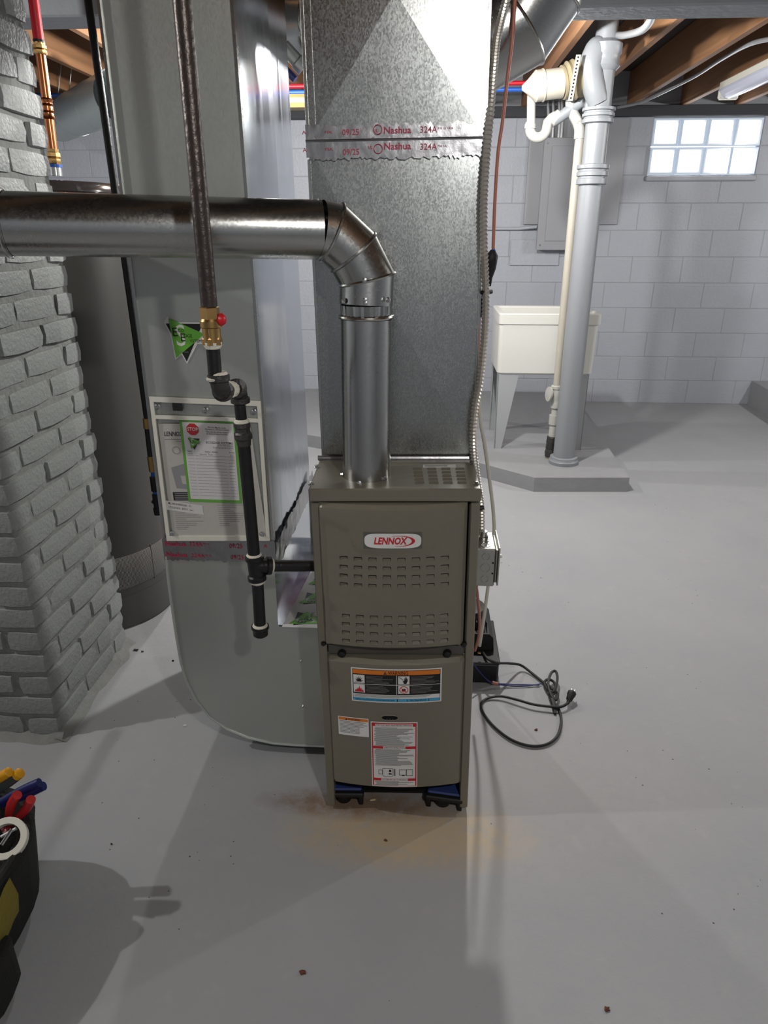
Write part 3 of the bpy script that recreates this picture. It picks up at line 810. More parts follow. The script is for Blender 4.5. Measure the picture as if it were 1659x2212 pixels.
def emb(x, z):
    for a, c in zip(el, el[1:]):
        if a.x <= x <= c.x:
            zl = a.z + (c.z - a.z) * (x - a.x) / max(1e-6, c.x - a.x); t = max(-1, min(1, (z - zl) / .007)); return -.004 * (t * .5 + .5)
    return -.004
upper, surfU = door('upper_door', U0, U1, zu0, zu1, holes, emb)
lv = MB()
lv.add([(-.0092, 0, -.0052), (.0092, 0, -.0052), (.0078, .006, .0004), (-.0078, .006, .0004)], [(0, 1, 2, 3)], 'paint_taupe')
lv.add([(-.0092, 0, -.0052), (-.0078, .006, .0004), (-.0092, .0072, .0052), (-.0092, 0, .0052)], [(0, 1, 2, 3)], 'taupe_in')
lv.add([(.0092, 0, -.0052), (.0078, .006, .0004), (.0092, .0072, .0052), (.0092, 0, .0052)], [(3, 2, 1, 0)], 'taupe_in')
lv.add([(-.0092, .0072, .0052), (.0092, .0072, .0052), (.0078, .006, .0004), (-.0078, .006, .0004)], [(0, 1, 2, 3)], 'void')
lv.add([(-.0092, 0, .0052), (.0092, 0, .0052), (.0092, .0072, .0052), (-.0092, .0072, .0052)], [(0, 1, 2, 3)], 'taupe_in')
lme = mesh_of(lv, 'louver', smooth=0); hwU = (U1 - U0) / 2; xcU = (U0 + U1) / 2
for a, c, z0, z1 in holes:
    x, z = (a + c) / 2, (z0 + z1) / 2
    o = inst('louver', lme, upper, (x, surfU(x, z) + .0003, z), (0, 0, math.atan(2 * BOW * (x - xcU) / hwU ** 2)))
L0, L1 = floc(712, 1560).x, floc(1001, 1560).x
zd0, zd1 = floc(850, 1704, -.02).z, floc(850, 1438, -.02).z + .012
lower, surfL = door('lower_door', L0, L1, zd0, zd1, [])
# surround strips, divider and dark joint lines
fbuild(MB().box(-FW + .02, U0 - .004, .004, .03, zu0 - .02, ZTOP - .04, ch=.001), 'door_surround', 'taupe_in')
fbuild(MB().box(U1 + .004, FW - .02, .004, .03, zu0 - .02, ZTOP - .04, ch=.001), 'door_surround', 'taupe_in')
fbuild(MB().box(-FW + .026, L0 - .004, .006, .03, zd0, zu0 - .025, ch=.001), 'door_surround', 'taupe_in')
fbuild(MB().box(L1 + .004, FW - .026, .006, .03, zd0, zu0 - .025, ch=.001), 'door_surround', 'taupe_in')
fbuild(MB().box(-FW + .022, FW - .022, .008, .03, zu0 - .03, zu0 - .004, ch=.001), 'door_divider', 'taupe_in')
for px in (738, 967):
    q = floc(px, 1418, -.01); fbuild(MB().lathe([(.009, 0), (.010, .004), (.008, .012), (.003, .014)], (q.x, .008, q.z), (0, -1, 0), 14), 'door_knob', 'black')
for px, py in ((699, 1390), (1003, 1391)):
    q = floc(px, py, 0); fbuild(MB().lathe([(.006, 0), (.007, .003), (.005, .008), (.002, .009)], (q.x, .004, q.z), (0, -1, 0), 12), 'door_latch', 'black')
fl = floc(842, 1549, -.022); b = MB()
oval = [(fl.x + .017 * math.copysign(1, math.cos(t)) * .45 + .0135 * math.cos(t), fl.z + .0078 * math.sin(t)) for t in [2 * math.pi * i / 32 for i in range(32)]]
b.tube([Vector((x, surfL(x, z) - .001, z)) for x, z in oval], .0017, 6, 'paint_taupe', closed=True)
b.add([(x, surfL(x, z) - .0008, z) for x, z in oval], [tuple(range(32))], 'void')
for i in range(3): b.box(fl.x - .008 + i * .007, fl.x - .006 + i * .007, surfL(fl.x, fl.z) - .0022, surfL(fl.x, fl.z), fl.z - .007, fl.z - .0025, 'taupe_in')
fbuild(b, 'handle_recess', None)
# ---- labels follow the bowed doors
def on(surf, off): return lambda x, z: (x, surf(x, z) - off, z)
# badge
A, Bq = floc(786, 1183, -.022), floc(912, 1148, -.022); b = MB()
b.patch(on(surfU, .0012), A.x, Bq.x, A.z, Bq.z, 'badge', 12)
cx, cz, bw_, bh_ = (A.x + Bq.x) / 2, (A.z + Bq.z) / 2, (Bq.x - A.x) / 2, (Bq.z - A.z) / 2
pill = []
for i in range(48):
    t = 2 * math.pi * i / 48; c, s = math.cos(t), math.sin(t)
    pill.append((cx + bw_ * .97 * math.copysign(abs(c) ** .38, c), cz + bh_ * .9 * math.copysign(abs(s) ** .62, s)))
for k_ in range(6):   # concentric rings so that the pill follows the bow
    ra, rb_ = k_ / 6, (k_ + 1) / 6
    for i in range(48):
        P0, P1 = pill[i], pill[(i + 1) % 48]; mixp = lambda P, t: (cx + (P[0] - cx) * t, cz + (P[1] - cz) * t)
        b.add([on(surfU, .0022)(*q) for q in (mixp(P0, ra), mixp(P0, rb_), mixp(P1, rb_), mixp(P1, ra))], [(0, 1, 2, 3)], 'white')
b.text('LENNOX', bh_ * 1.15, on(surfU, .0032), cx - bw_ * .1, cz - bh_ * .02, mt='red', shear=.22, bold=.09, maxw=bw_ * 1.15)
sw_o, sw_i = [], []
for i in range(25):
    t = R(118 - 222 * i / 24); sw_o.append((cx + bw_ * (.22 + .54 * math.cos(t)), cz + bh_ * .66 * math.sin(t))); sw_i.append((cx + bw_ * (.18 + .47 * math.cos(t)), cz + bh_ * .62 * math.sin(t)))
for i in range(24): b.add([on(surfU, .0032)(*q) for q in (sw_o[i], sw_o[i + 1], sw_i[i + 1], sw_i[i])], [(0, 1, 2, 3)], 'red')
fbuild(b, 'name_badge', None, smooth=0, label='white oval badge with red lettering')
# main warning label
def label_frame(px0, py0, px1, py1):
    a, c = floc(px0, py1, -.022), floc(px1, py0, -.022); return a.x, c.x, a.z, c.z
def lab(x0, x1, z0, z1):
    W, Hh = x1 - x0, z1 - z0
    def f(off): return lambda u, v: on(surfL, off)(x0 + u * W, z0 + v * Hh)
    def ft(off): return lambda x, y: on(surfL, off)(x, y)
    return W, Hh, f, ft
X0, X1, Z0, Z1 = label_frame(760, 1445, 955, 1516); W, Hh, f, ft = lab(X0, X1, Z0, Z1); b = MB()
b.patch(f(.001), 0, 1, 0, 1, 'white', 14); b.patch(f(.0014), .015, .985, .035, .965, 'ink', 14)
b.patch(f(.0018), .02, .98, .83, .955, 'orange', 14)
b.patch(f(.0018), .02, .98, .125, .245, 'white', 14); b.patch(f(.0018), .02, .505, .045, .12, 'cyan', 8); b.patch(f(.0018), .515, .98, .045, .12, 'cyan', 8)
b.text('WARNING', Hh * .15, ft(.0022), X0 + W * .52, Z0 + Hh * .885, maxw=W * .22, bold=.03)
b.poly(f(.0022), [(.36, .845), (.395, .845), (.3775, .94)], 'ink')
b.poly(f(.0025), [(.374, .86), (.381, .86), (.3775, .915)], 'orange')
b.text('Lighting instructions may be located behind this panel.', Hh * .06, ft(.0022), X0 + W * .26, Z0 + Hh * .085, maxw=W * .44, bold=.02)
b.text('No Handhold', Hh * .075, ft(.0022), X0 + W * .74, Z0 + Hh * .085, maxw=W * .18, bold=.02)
for u in (.62, .86): b.poly(f(.0022), [(u, .05), (u + .008, .075), (u + .003, .075), (u + .003, .115), (u - .003, .115), (u - .003, .075), (u - .008, .075)], 'ink')
for u0, v0 in ((.025, .56), (.025, .28), (.52, .56), (.52, .28)): b.patch(f(.0018), u0, u0 + .125, v0, v0 + .24, 'white', 2)
for u0 in (.155, .65):
    for v0 in (.56, .28):
        for i in range(6):
            b.patch(f(.0018), u0 + .01, u0 + .01 + rnd.uniform(.16, .31), v0 + .205 - i * .037, v0 + .218 - i * .037, 'greyink', 4)
b.patch(f(.0019), .5, .506, .26, .82, 'white'); b.patch(f(.0019), .02, .98, .532, .545, 'white', 12)
for i in range(4): b.patch(f(.0022), .03, .03 + (.86, .84, .8, .5)[i], .225 - i * .024, .234 - i * .024, 'greyink', 8)
star = []
for i in range(14):
    t = R(180 * i / 13); r_ = 1 if i % 2 else .45
    star.append((.0875 + .05 * r_ * math.cos(t), .60 + .18 * r_ * math.sin(t)))
b.poly(f(.0022), star, 'ink')
b.poly(f(.0022), [(.035, .30), (.14, .30), (.125, .38), (.118, .34), (.11, .43), (.10, .37), (.09, .48), (.078, .38), (.07, .42), (.062, .35), (.05, .38)], 'red')
# hand with shock bolt, and no-storage symbol
b.poly(f(.0022), [(.585, .58), (.61, .58), (.625, .66), (.628, .73), (.622, .73), (.617, .68), (.616, .77), (.61, .77), (.607, .69), (.604, .78), (.598, .78), (.596, .69), (.591, .75), (.586, .74), (.588, .66), (.575, .68), (.572, .65)], 'ink')
b.poly(f(.0022), [(.53, .77), (.535, .78), (.575, .70), (.57, .69)], 'ink')
for a0 in range(20):
    t0, t1 = 2 * math.pi * a0 / 20, 2 * math.pi * (a0 + 1) / 20; C0 = (.5825, .40)
    b.poly(f(.0022), [(C0[0] + .05 * math.cos(t0), C0[1] + .105 * math.sin(t0)), (C0[0] + .05 * math.cos(t1), C0[1] + .105 * math.sin(t1)), (C0[0] + .042 * math.cos(t1), C0[1] + .088 * math.sin(t1)), (C0[0] + .042 * math.cos(t0), C0[1] + .088 * math.sin(t0))], 'red')
b.patch(f(.0022), .558, .605, .35, .38, 'red'); b.patch(f(.0022), .562, .602, .38, .43, 'ink')
b.poly(f(.0024), [(.547, .46), (.552, .47), (.617, .34), (.612, .33)], 'red')
fbuild(b, 'warning_label', None, smooth=0, label='wide warning label with orange header and blue footer')
# small warning label
X0, X1, Z0, Z1 = label_frame(731, 1553, 796, 1592); W, Hh, f, ft = lab(X0, X1, Z0, Z1); b = MB()
b.patch(f(.001), 0, 1, 0, 1, 'white', 6); b.patch(f(.0014), .02, .98, .82, .96, 'orange', 6)
b.text('WARNING', Hh * .15, ft(.0018), X0 + W * .52, Z0 + Hh * .89, maxw=W * .4, bold=.03)
b.poly(f(.0018), [(.24, .83), (.30, .83), (.27, .95)], 'ink')
for i in range(9): b.patch(f(.0014), .04, (rnd.uniform(.8, .95) if i < 4 else .7), .74 - i * .075, .765 - i * .075, 'greyink', 4)
fbuild(b, 'warning_label', None, smooth=0, label='small white warning label with orange header')
# operating instructions
X0, X1, Z0, Z1 = label_frame(804, 1559, 902, 1697); W, Hh, f, ft = lab(X0, X1, Z0, Z1); b = MB()
b.patch(f(.001), 0, 1, 0, 1, 'white', 8, 4); b.patch(f(.0014), .02, .98, .015, .985, 'red', 8, 4); b.patch(f(.0018), .045, .955, .022, .965, 'white', 8, 4)
for v, t, w, a, c in ((.955, 'FOR YOUR SAFETY READ BEFORE OPERATING', .76, .1, .9), (.618, 'OPERATING INSTRUCTIONS', .46, .26, .74), (.118, 'TO TURN OFF GAS TO APPLIANCE', .54, .21, .79)):
    b.patch(f(.002), .02, .98, v - .02, v + .02, 'red', 8); b.patch(f(.0022), a, c, v - .017, v + .017, 'white', 6)
    b.text(t, Hh * .03, ft(.0026), X0 + W * .5, Z0 + Hh * v, maxw=W * w, bold=.01)
for lo, hi in ((.65, .92), (.345, .59), (.035, .09)):
    v = hi
    while v > lo:
        ind = rnd.choice((.07, .07, .1)); b.patch(f(.0022), ind, rnd.uniform(.55, .93), v - .0065, v, 'greyink', 5); v -= .0135
def ring_rect(u0, u1, v0, v1, t=.006):
    for q in ((u0, u1, v0, v0 + t), (u0, u1, v1 - t, v1), (u0, u0 + t * 1.4, v0, v1), (u1 - t * 1.4, u1, v0, v1)): b.patch(f(.0022), *q, 'ink')
ring_rect(.24, .46, .17, .30); ring_rect(.60, .76, .19, .28); ring_rect(.76, .90, .18, .28); ring_rect(.15, .24, .2, .27)
b.patch(f(.0022), .38, .43, .24, .275, 'ink'); b.patch(f(.0022), .37, .44, .2, .22, 'ink'); b.patch(f(.0022), .66, .72, .18, .195, 'ink'); b.patch(f(.0022), .48, .52, .18, .29, 'greyink')
fbuild(b, 'instruction_label', None, smooth=0, label='tall white operating instruction label with red bands')
# near-black sheet below the doors, coloured to stand in for the shade there
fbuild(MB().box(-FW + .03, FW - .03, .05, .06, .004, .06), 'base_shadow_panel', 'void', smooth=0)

# vibration feet with blue pads
def foot(name, px, py, w, rot, label):
    q = at(px, py, z=0); t = thing(name, (q.x, q.y + .06, 0), label, 'foot', (0, 0, rot), 'feet under the furnace front')
    b = MB().box(-w / 2, w / 2, -.06, .05, .028, .042, ch=.003); b.build('foot_plate', 'black_soft', t, local=True)
    b = MB()
    for sx in (-1, 1): b.box(sx * (w / 2 - .008) - .006, sx * (w / 2 - .008) + .006, -.055, .045, 0, .03, ch=.002)
    b.lathe([(.02, 0), (.024, .012), (.02, .03)], (-.006, -.03, 0), n=18); b.box(-w / 2 + .012, w / 2 - .012, -.01, .045, .004, .03)
    b.build('foot_rib', 'black', t, local=True)
    MB().box(-w / 2 + .004, w / 2 - .006, -.05, .05, .042, .050, ch=.003).build('pad', 'blue_pad', t, local=True)
    return t
foot('anti_vibration_foot', 744, 1742, .098, R(3), 'black foot with blue pad under the front left of furnace')
foot('anti_vibration_foot', 964, 1752, .098, R(-7), 'black foot with blue pad under the front right of furnace')

# ------------------------------------------------------------------ supply plenum
ple = thing('supply_plenum', FM @ Vector((0, .20, ZTOP)), 'shiny galvanised plenum box with cross-broken panels rising from the furnace', 'duct', (0, LEAN, R(1.2)))
PM = wm(ple); PI = PM.inverted()
def ploc(px, py, y=0.):
    c = PI @ Vector((0, 0, CAM_H)); d = PI.to_3x3() @ ray(px, py); t = (y - c.y) / d.y; return c + d * t
PWL, PWR = ploc(697, 960).x, ploc(1024, 960).x; PD = .50
zt = 2.30 - ple.location.z; zs0, zs1 = ploc(850, 342).z, ploc(850, 268).z; zmid = (zs0 + zs1) / 2
def panel4(b, P4, out, lift):
    c = sum((Vector(p) for p in P4), Vector()) / 4 + Vector(out) * lift; 
    for i in range(4): b.add([P4[i], P4[(i + 1) % 4], c], [(0, 1, 2)])
def section(name, z0, z1, cz=None, lift=.004, mt='galv'):
    b = MB()
    for (xa, ya), (xb, yb), out in (((PWL, 0), (PWR, 0), (0, -1, 0)), ((PWR, 0), (PWR, PD), (1, 0, 0)), ((PWR, PD), (PWL, PD), (0, 1, 0)), ((PWL, PD), (PWL, 0), (-1, 0, 0))):
        P4 = [(xa, ya, z0), (xb, yb, z0), (xb, yb, z1), (xa, ya, z1)]
        c = sum((Vector(p) for p in P4), Vector()) / 4 + Vector(out) * lift
        if cz is not None: c.z = cz
        for i in range(4): b.add([P4[i], P4[(i + 1) % 4], c], [(0, 1, 2)])
    return b.build(name, mt, ple, local=True, smooth=0)
section('lower_section', .012, zmid, ploc(848, 690).z, .007)
section('upper_section', zmid, zt, ploc(850, -15).z, .009)
b = MB()
for x, s in ((PWL, -1), (PWR, 1)):
    b.box(x - .003, x + .003, -.004, .012, .012, zs0, ch=.001); b.box(x - .003, x + .003, -.004, .012, zs1, zt, ch=.001)
    b.box(x - s * .016 - .0012, x - s * .016 + .0012, -.0025, 0, zs1, zt)
b.build('corner_seam', 'galv_pipe', ple, local=True)
b = MB(); b.tube([Vector((PWL - .012, -.006, .006)), Vector((PWR + .01, -.006, .006))], .006, 8); b.box(PWL - .01, PWR + .008, -.012, .01, 0, .004)
b.tube([Vector((PWR + .006, -.006, .006)), Vector((PWR + .006, PD, .006))], .006, 8)
b.build('base_flange', 'foil', ple, local=True)
def ptape(z0, z1, off, seed, texts, y0=0.):
    rr = random.Random(seed); b = MB(); nu, nv = 80, 6; Ln = PWR - PWL + .008
    e = [[rr.uniform(-.004, .004) for _ in range(nu + 1)] for _ in (0, 1)]
    def fn(u, v, lift=0.):
        w = noise.noise(Vector((u * 30 + seed * 3, v * 160, seed))) * .0006 + noise.noise(Vector((u * 110, v * 60, seed + 9))) * .0003
        return (PWL - .004 + u, -off - max(-.001, w) - lift, z0 + v)
    V = []
    for j in range(nv + 1):
        for i in range(nu + 1):
            v = (z1 - z0) * j / nv
            if j == 0: v += e[0][i]
            if j == nv: v += e[1][i]
            V.append(fn(Ln * i / nu, v))
    w = nu + 1; b.add(V, [(j * w + i, j * w + i + 1, (j + 1) * w + i + 1, (j + 1) * w + i) for j in range(nv) for i in range(nu)], 'foil')
    for t, u, v, s, bold in texts: b.text(t, s, lambda x, y: fn(x, y, .0015), u, v, align='LEFT', mt='redink', bold=bold, maxw=WID[t])
    b.build('foil_tape', None, ple, local=True, smooth=60)
hh = zs1 - zs0
ux = lambda px: ploc(px, 300).x - PWL
T1 = [('A', ux(658), .02, .010, .03), ('FSK', ux(706), .02, .007, 0), ('09/25', ux(744), .019, .0155, .01), ('UL', ux(812), .021, .008, .03), ('Nashua', ux(833), .021, .0175, .04), ('324A', ux(911), .021, .0165, .005), ('FSK UL 181A', ux(950), .023, .0055, 0)]
ptape(zmid - .002, zs1, .005, 11, T1)
T2 = [('A', ux(658), .017, .010, .03), ('FSK', ux(706), .018, .007, 0), ('09/25', ux(744), .012, .0155, .01), ('UL', ux(800), .02, .008, .03), ('Nashua', ux(833), .021, .0175, .04), ('324A', ux(911), .019, .0165, .005), ('FSK UL', ux(950), .02, .0055, 0)]
ptape(zs0, zmid + .006, .007, 23, T2)
b = MB()
for i in range(7):
    t = R(360 * i / 7)
for zc in (zmid + .021, zmid - .014):
    u_ = ploc(817, 300).x; b.tube([Vector((u_ + .0085 * math.cos(R(18 * i)), -.0095, zc + .0085 * math.sin(R(18 * i)))) for i in range(20)], .0007, 4, closed=True)
b.build('tape_roundel', 'redink', ple, local=True)
MB().tube([Vector((PWL - .004, -.009, zmid + .003)), Vector((PWR + .004, -.009, zmid + .003))], .0022, 6).build('tape_ridge', 'foil', ple, local=True)

# ------------------------------------------------------------------ flue pipe
fr = .0535
dk = FM @ deck(791, 1030)
fv = Vector((dk.x, dk.y + .012, dk.z))
flue = thing('flue_pipe', fv, 'shiny galvanised flue pipe rising from the furnace then running left to the chimney', 'flue')
topv = at(791, 655, y=fv.y + .01)
b = MB(); b.gores([fv + Vector((0, 0, -.004)), Vector((topv.x, topv.y, at(791, 690, y=topv.y).z))], fr, n=36); b.build('vertical_pipe', 'galv_pipe', flue)
zc0 = at(791, 690, y=topv.y).z
b = MB(); b.tube([Vector((topv.x + (fr + .002) * math.cos(R(12 * i)), topv.y + (fr + .002) * math.sin(R(12 * i)), zc0 + .006)) for i in range(30)], .004, 8, closed=True); b.build('pipe_bead', 'galv_pipe', flue)
# crimped neck
b = MB(); nC = 56; zz0, zz1 = zc0 + .008, zc0 + .03
V = [(topv.x + (fr - (.0005 if j % 2 else .003) * (1 if k == 0 else .3)) * math.cos(2 * math.pi * j / nC), topv.y + (fr - (.0005 if j % 2 else .003) * (1 if k == 0 else .3)) * math.sin(2 * math.pi * j / nC), z) for k, z in enumerate((zz0, zz1)) for j in range(nC)]
b.add(V, [(j, (j + 1) % nC, nC + (j + 1) % nC, nC + j) for j in range(nC)]); b.build('crimped_collar', 'galv_pipe', flue, smooth=15)
er = fr + .002
E0 = Vector((topv.x, topv.y, zz1)); E1 = at(793, 603, y=topv.y + .003)
E2 = at(763, 545, y=topv.y - .004); E3 = at(716, 502, y=topv.y - .016); E4 = at(690, 497, y=topv.y - .026)
b = MB(); b.gores([E0, E1, E2, E3, E4], er + .0004, bead=.0035, n=36); b.build('adjustable_elbow', 'galv_pipe', flue)
H1 = at(0, 483, y=1.315); dirh = (H1 - E4).normalized(); Hend = H1 - dirh * .012
b = MB(); b.gores([E4 - dirh * .004, Hend], er - .0005, n=40); b.build('horizontal_pipe', 'galv_pipe', flue)
Q1 = Hend + dirh * .07; Q2 = Q1 + Vector((-.07, .06, 0)); Q3 = Vector((Q2.x - .03, CY0 + .01, Q2.z))
b = MB(); b.gores([Hend - dirh * .003, Hend + dirh * .03, Q1, Q2, Q3], er + .0008, bead=.0035, n=36); b.build('chimney_elbow', 'galv_pipe', flue)
rp = Hend + dirh * .002
b = MB(); u_, w_ = basis(dirh); b.tube([rp + (u_ * math.cos(R(10 * i)) + w_ * math.sin(R(10 * i))) * (er + .002) for i in range(36)], .003, 6, closed=True); b.build('pipe_bead', 'galv_pipe', flue)
def fscrew(px, py, y, n_, r_=.006):
    q = at(px, py, y=y); MB().lathe([(r_, 0), (r_, .0015), (r_ * .65, .002), (r_ * .65, .005), (.001, .0055)], q, n_, 8).build('screw', 'steel', flue)
yf = fv.y - fr
for px, py in ((787, 606), (788, 648), (789, 655)): fscrew(px, py, yf - .001 + .01, (0, -1, 0), .005)
fscrew(838, 648, fv.y - .03, (.7, -.7, 0)); fscrew(743, 650, fv.y - .03, (-.8, -.6, 0)); fscrew(775, 1044, yf, (0, -1, .2)); fscrew(830, 1034, yf + .02, (.7, -.7, 0)); fscrew(740, 1024, fv.y - .01, (-1, -.2, 0))
fscrew(687, 433, E4.y, (0, -.1, 1))

# ------------------------------------------------------------------ gas piping
gas = thing('gas_pipe', at(455, 655, y=1.22), 'black iron gas pipe with brass valve hanging in front of the return duct', 'pipe')
def dope(p, d, r, w=.006):
    b = MB(); rr = random.Random(int(p.x * 1e5)); d = Vector(d).normalized()
    b.lathe([(r + .0004, -w), (r + .003 + rr.uniform(0, .001), -w * .4), (r + .0035, w * .3), (r + .0004, w)], p, d, 14); b.build('thread_sealant', 'dope', gas)
def seg(a, c, r, mt='black_iron', name='pipe_length', n=16): MB().tube([a, c], r, n).build(name, mt, gas)
GY = 1.215
g0 = at(395, 0, y=GY); g1 = at(452, 662, y=GY); gx = (g0.x + g1.x) / 2
seg(Vector((g0.x, GY, 2.30)), g1, .0142, 'iron_brown')
v1 = at(459, 738, y=GY)
vd = (v1 - g1)
MBv = MB(); L_ = vd.length
MBv.lathe([(.0150, 0), (.0172, .002), (.0172, .022), (.0185, .024), (.0185, .032), (.0165, .034), (.0160, .05), (.0175, .054), (.0165, .06), (.0180, .064), (.0180, L_ - .004), (.0165, L_)], g1, vd, 6)
MBv.lathe([(.0165, .02), (.0185, .024), (.0185, .034), (.016, .036), (.016, .06)], g1, vd, 24)
MBv.build('gas_valve', 'brass', gas, smooth=25)
hq = at(478, 690, y=GY); MB().lathe([(.004, -.004), (.009, 0), (.011, .005), (.008, .01), (.003, .012)], hq - Vector((.004, 0, 0)), (1, -.3, 0), 14).build('valve_handle', 'red_pex', gas)
n1 = at(466, 826, y=GY); seg(v1, n1, .0122); dope(v1 + vd.normalized() * .004, vd, .0125, .008); dope(n1 + (v1 - n1).normalized() * .006, vd, .0125, .004)
LY = 1.385
c1 = at(475, 846, y=GY + .004); c2 = at(517, 838, y=LY)
dh = (c2 - c1).normalized(); down = Vector((.0, 0, -1)); 
def elbow(p, da, db, r):
    b = MB(); pts = arc3(p, da, db, .026, 8); b.tube(pts, r * 1.32, 16)
    da, db = Vector(da).normalized(), Vector(db).normalized()
    b.lathe([(r * 1.3, -.006), (r * 1.58, -.004), (r * 1.58, .006), (r * 1.3, .008)], pts[0], da, 18); b.lathe([(r * 1.3, -.008), (r * 1.58, -.006), (r * 1.58, .004), (r * 1.3, .006)], pts[-1], db, 18)
    b.build('pipe_elbow', 'fitting', gas); return pts
elbow(c1, down, dh, .0125); elbow(c2, dh, down, .0125)
seg(c1 + dh * .02, c2 - dh * .02, .0122, 'fitting', 'close_nipple'); dope((c1 + c2) / 2 + dh * .012, dh, .0125); dope((c1 + c2) / 2 - dh * .012, dh, .0125, .004); dope(c1 + Vector((0, 0, .032)), (0, 0, 1), .0135, .004)
l0 = at(517, 865, y=LY); l1 = at(522, 912, y=LY); seg(l0, l1, .0118); dope(l1 + Vector((0, 0, .002)), (0, 0, 1), .0125, .005)
l2 = at(527, 962, y=LY); ud = l2 - l1
MB().lathe([(.016, 0), (.0178, .002), (.0178, .01), (.0165, .012), (.0165, .02), (.0195, .024), (.0195, ud.length - .016), (.0165, ud.length - .012), (.015, ud.length)], l1, ud, 8).build('pipe_union', 'fitting', gas, smooth=25)
l3 = at(549, 1200, y=LY); seg(l2, l3, .0136); dope(l3, (0, 0, 1), .0142, .005)
l4 = at(553, 1222, y=LY); l5 = at(556, 1252, y=LY); b = MB()
b.lathe([(.018, 0), (.021, .002), (.021, .01), (.0175, .013), (.0175, (l5 - l3).length - .013), (.021, (l5 - l3).length - .01), (.021, (l5 - l3).length)], l3, l5 - l3, 20)
br = FM @ Vector((-FW + .03, .05, 0)); l6 = at(676, 1222, y=br.y); dt = (l6 - l4).normalized()
b.lathe([(.0175, 0), (.0175, .022), (.021, .025), (.021, .034)], l4, dt, 20); b.build('pipe_tee', 'black_iron', gas)
dope(l4 + dt * .036, dt, .0142, .004); seg(l4 + dt * .03, l6 + dt * .05, .0136)
l7 = at(562, 1353, y=LY); seg(l5, l7, .0136); dope(l5 + (l7 - l5).normalized() * .004, l7 - l5, .0142, .005); dope(l7, l7 - l5, .0145, .007)
cdir = (l7 - l5).normalized(); MB().lathe([(.0205, -.002), (.021, .004), (.018, .008), (.0175, .022), (.013, .026)], l7, cdir, 18).build('drip_cap', 'black_iron', gas)

# ------------------------------------------------------------------ water heater
HX, HY, HR = -1.302, 2.455, .282
wh = thing('water_heater', (HX, HY, 0), 'tall dark taupe cylindrical water heater behind the brick chimney', 'water heater')
hz = at(243, 405, y=2.40).z
MB().lathe([(HR - .01, .0), (HR, .008), (HR, .14), (HR + .001, .141), (HR + .001, hz - .05)], (HX, HY, 0), n=64).build('tank_jacket', 'heater', wh)
MB().lathe([(HR + .004, hz - .055), (HR + .006, hz - .03), (HR + .002, hz - .026), (HR + .002, hz - .02), (HR + .007, hz - .016), (HR + .007, hz + .002), (HR, hz + .012), (HR - .02, hz + .014), (.02, hz + .022)], (HX, HY, 0), n=64).build('top_cap', 'heater_cap', wh)
def perf_mat():
    m, N, L, p = new_mat('perforated_band')
    tc = N.new('ShaderNodeTexCoord'); sp = N.new('ShaderNodeSeparateXYZ'); L.new(tc.outputs['Object'], sp.inputs[0])
    at2 = N.new('ShaderNodeMath'); at2.operation = 'ARCTAN2'; L.new(sp.outputs[1], at2.inputs[0]); L.new(sp.outputs[0], at2.inputs[1])
    def mul(a, k):
        q = N.new('ShaderNodeMath'); q.operation = 'MULTIPLY'; L.new(a, q.inputs[0]); q.inputs[1].default_value = k; return q.outputs[0]
    cb = N.new('ShaderNodeCombineXYZ'); L.new(mul(at2.outputs[0], 56), cb.inputs[0]); L.new(mul(sp.outputs[2], 200), cb.inputs[1])
    v = N.new('ShaderNodeTexVoronoi'); v.voronoi_dimensions = '2D'; v.inputs['Randomness'].default_value = 0; v.inputs['Scale'].default_value = 1
    L.new(cb.outputs[0], v.inputs['Vector'])
    lt_ = N.new('ShaderNodeMath'); lt_.operation = 'LESS_THAN'; lt_.inputs[1].default_value = .33; L.new(v.outputs['Distance'], lt_.inputs[0])
    mx = N.new('ShaderNodeMix'); mx.data_type = 'RGBA'; mx.inputs[6].default_value = srgb(58, 57, 55); mx.inputs[7].default_value = srgb(150, 148, 142)
    L.new(lt_.outputs[0], mx.inputs[0]); L.new(mx.outputs[2], p.inputs['Base Color']); p.inputs['Roughness'].default_value = .45
    return m
M['perf'] = perf_mat()
MB().lathe([(HR + .0015, .17), (HR + .003, .172), (HR + .003, .298), (HR + .0015, .30)], (HX, HY, 0), n=64, caps=False).build('air_intake_band', 'perf', wh)
for a_ in (-58, -22): MB().box(-.004, .004, -.001, .004, .165, .305).build('band_seam', 'heater', wh, local=True).location = (HR * math.cos(R(a_)), HR * math.sin(R(a_)), 0)
q = at(160, 388, y=2.2); MB().lathe([(.006, 0), (.006, .004), (.002, .005)], Vector((HX + (HR + .006) * math.cos(R(-58)), HY + (HR + .006) * math.sin(R(-58)), hz - .008)), (.5, -.85, 0), 8).build('screw', 'steel', wh)

# hot water riser: braided end, brass couplings, copper, red tube above
wp = at(121, 372, y=2.42); tpx = lambda py: at(121 - (372 - py) * .131, py, y=2.42)
cop = thing('water_riser', tpx(372), 'copper water pipe with brass couplings above the water heater, red tube on top', 'pipe')
def cseg(y0, y1, r, mt, name, prof=None):
    a, c = tpx(y0), tpx(y1); MB().tube([a, c], r, 16).build(name, mt, cop)
cseg(380, 356, .019, 'steel', 'threaded_nipple'); cseg(362, 355, .021, 'blue_pex', 'nipple_liner')
for y0, y1 in ((355, 322), (118, 92)):
    a, c = tpx(y0), tpx(y1); L2 = (c - a).length
    MB().lathe([(.018, 0), (.020, .004), (.020, L2 * .35), (.017, L2 * .4), (.021, L2 * .5), (.021, L2 * .75), (.017, L2 * .8), (.018, L2)], a, c - a, 8).build('brass_coupling', 'brass', cop, smooth=25)
cseg(322, 118, .0145, 'copper', 'copper_tube')
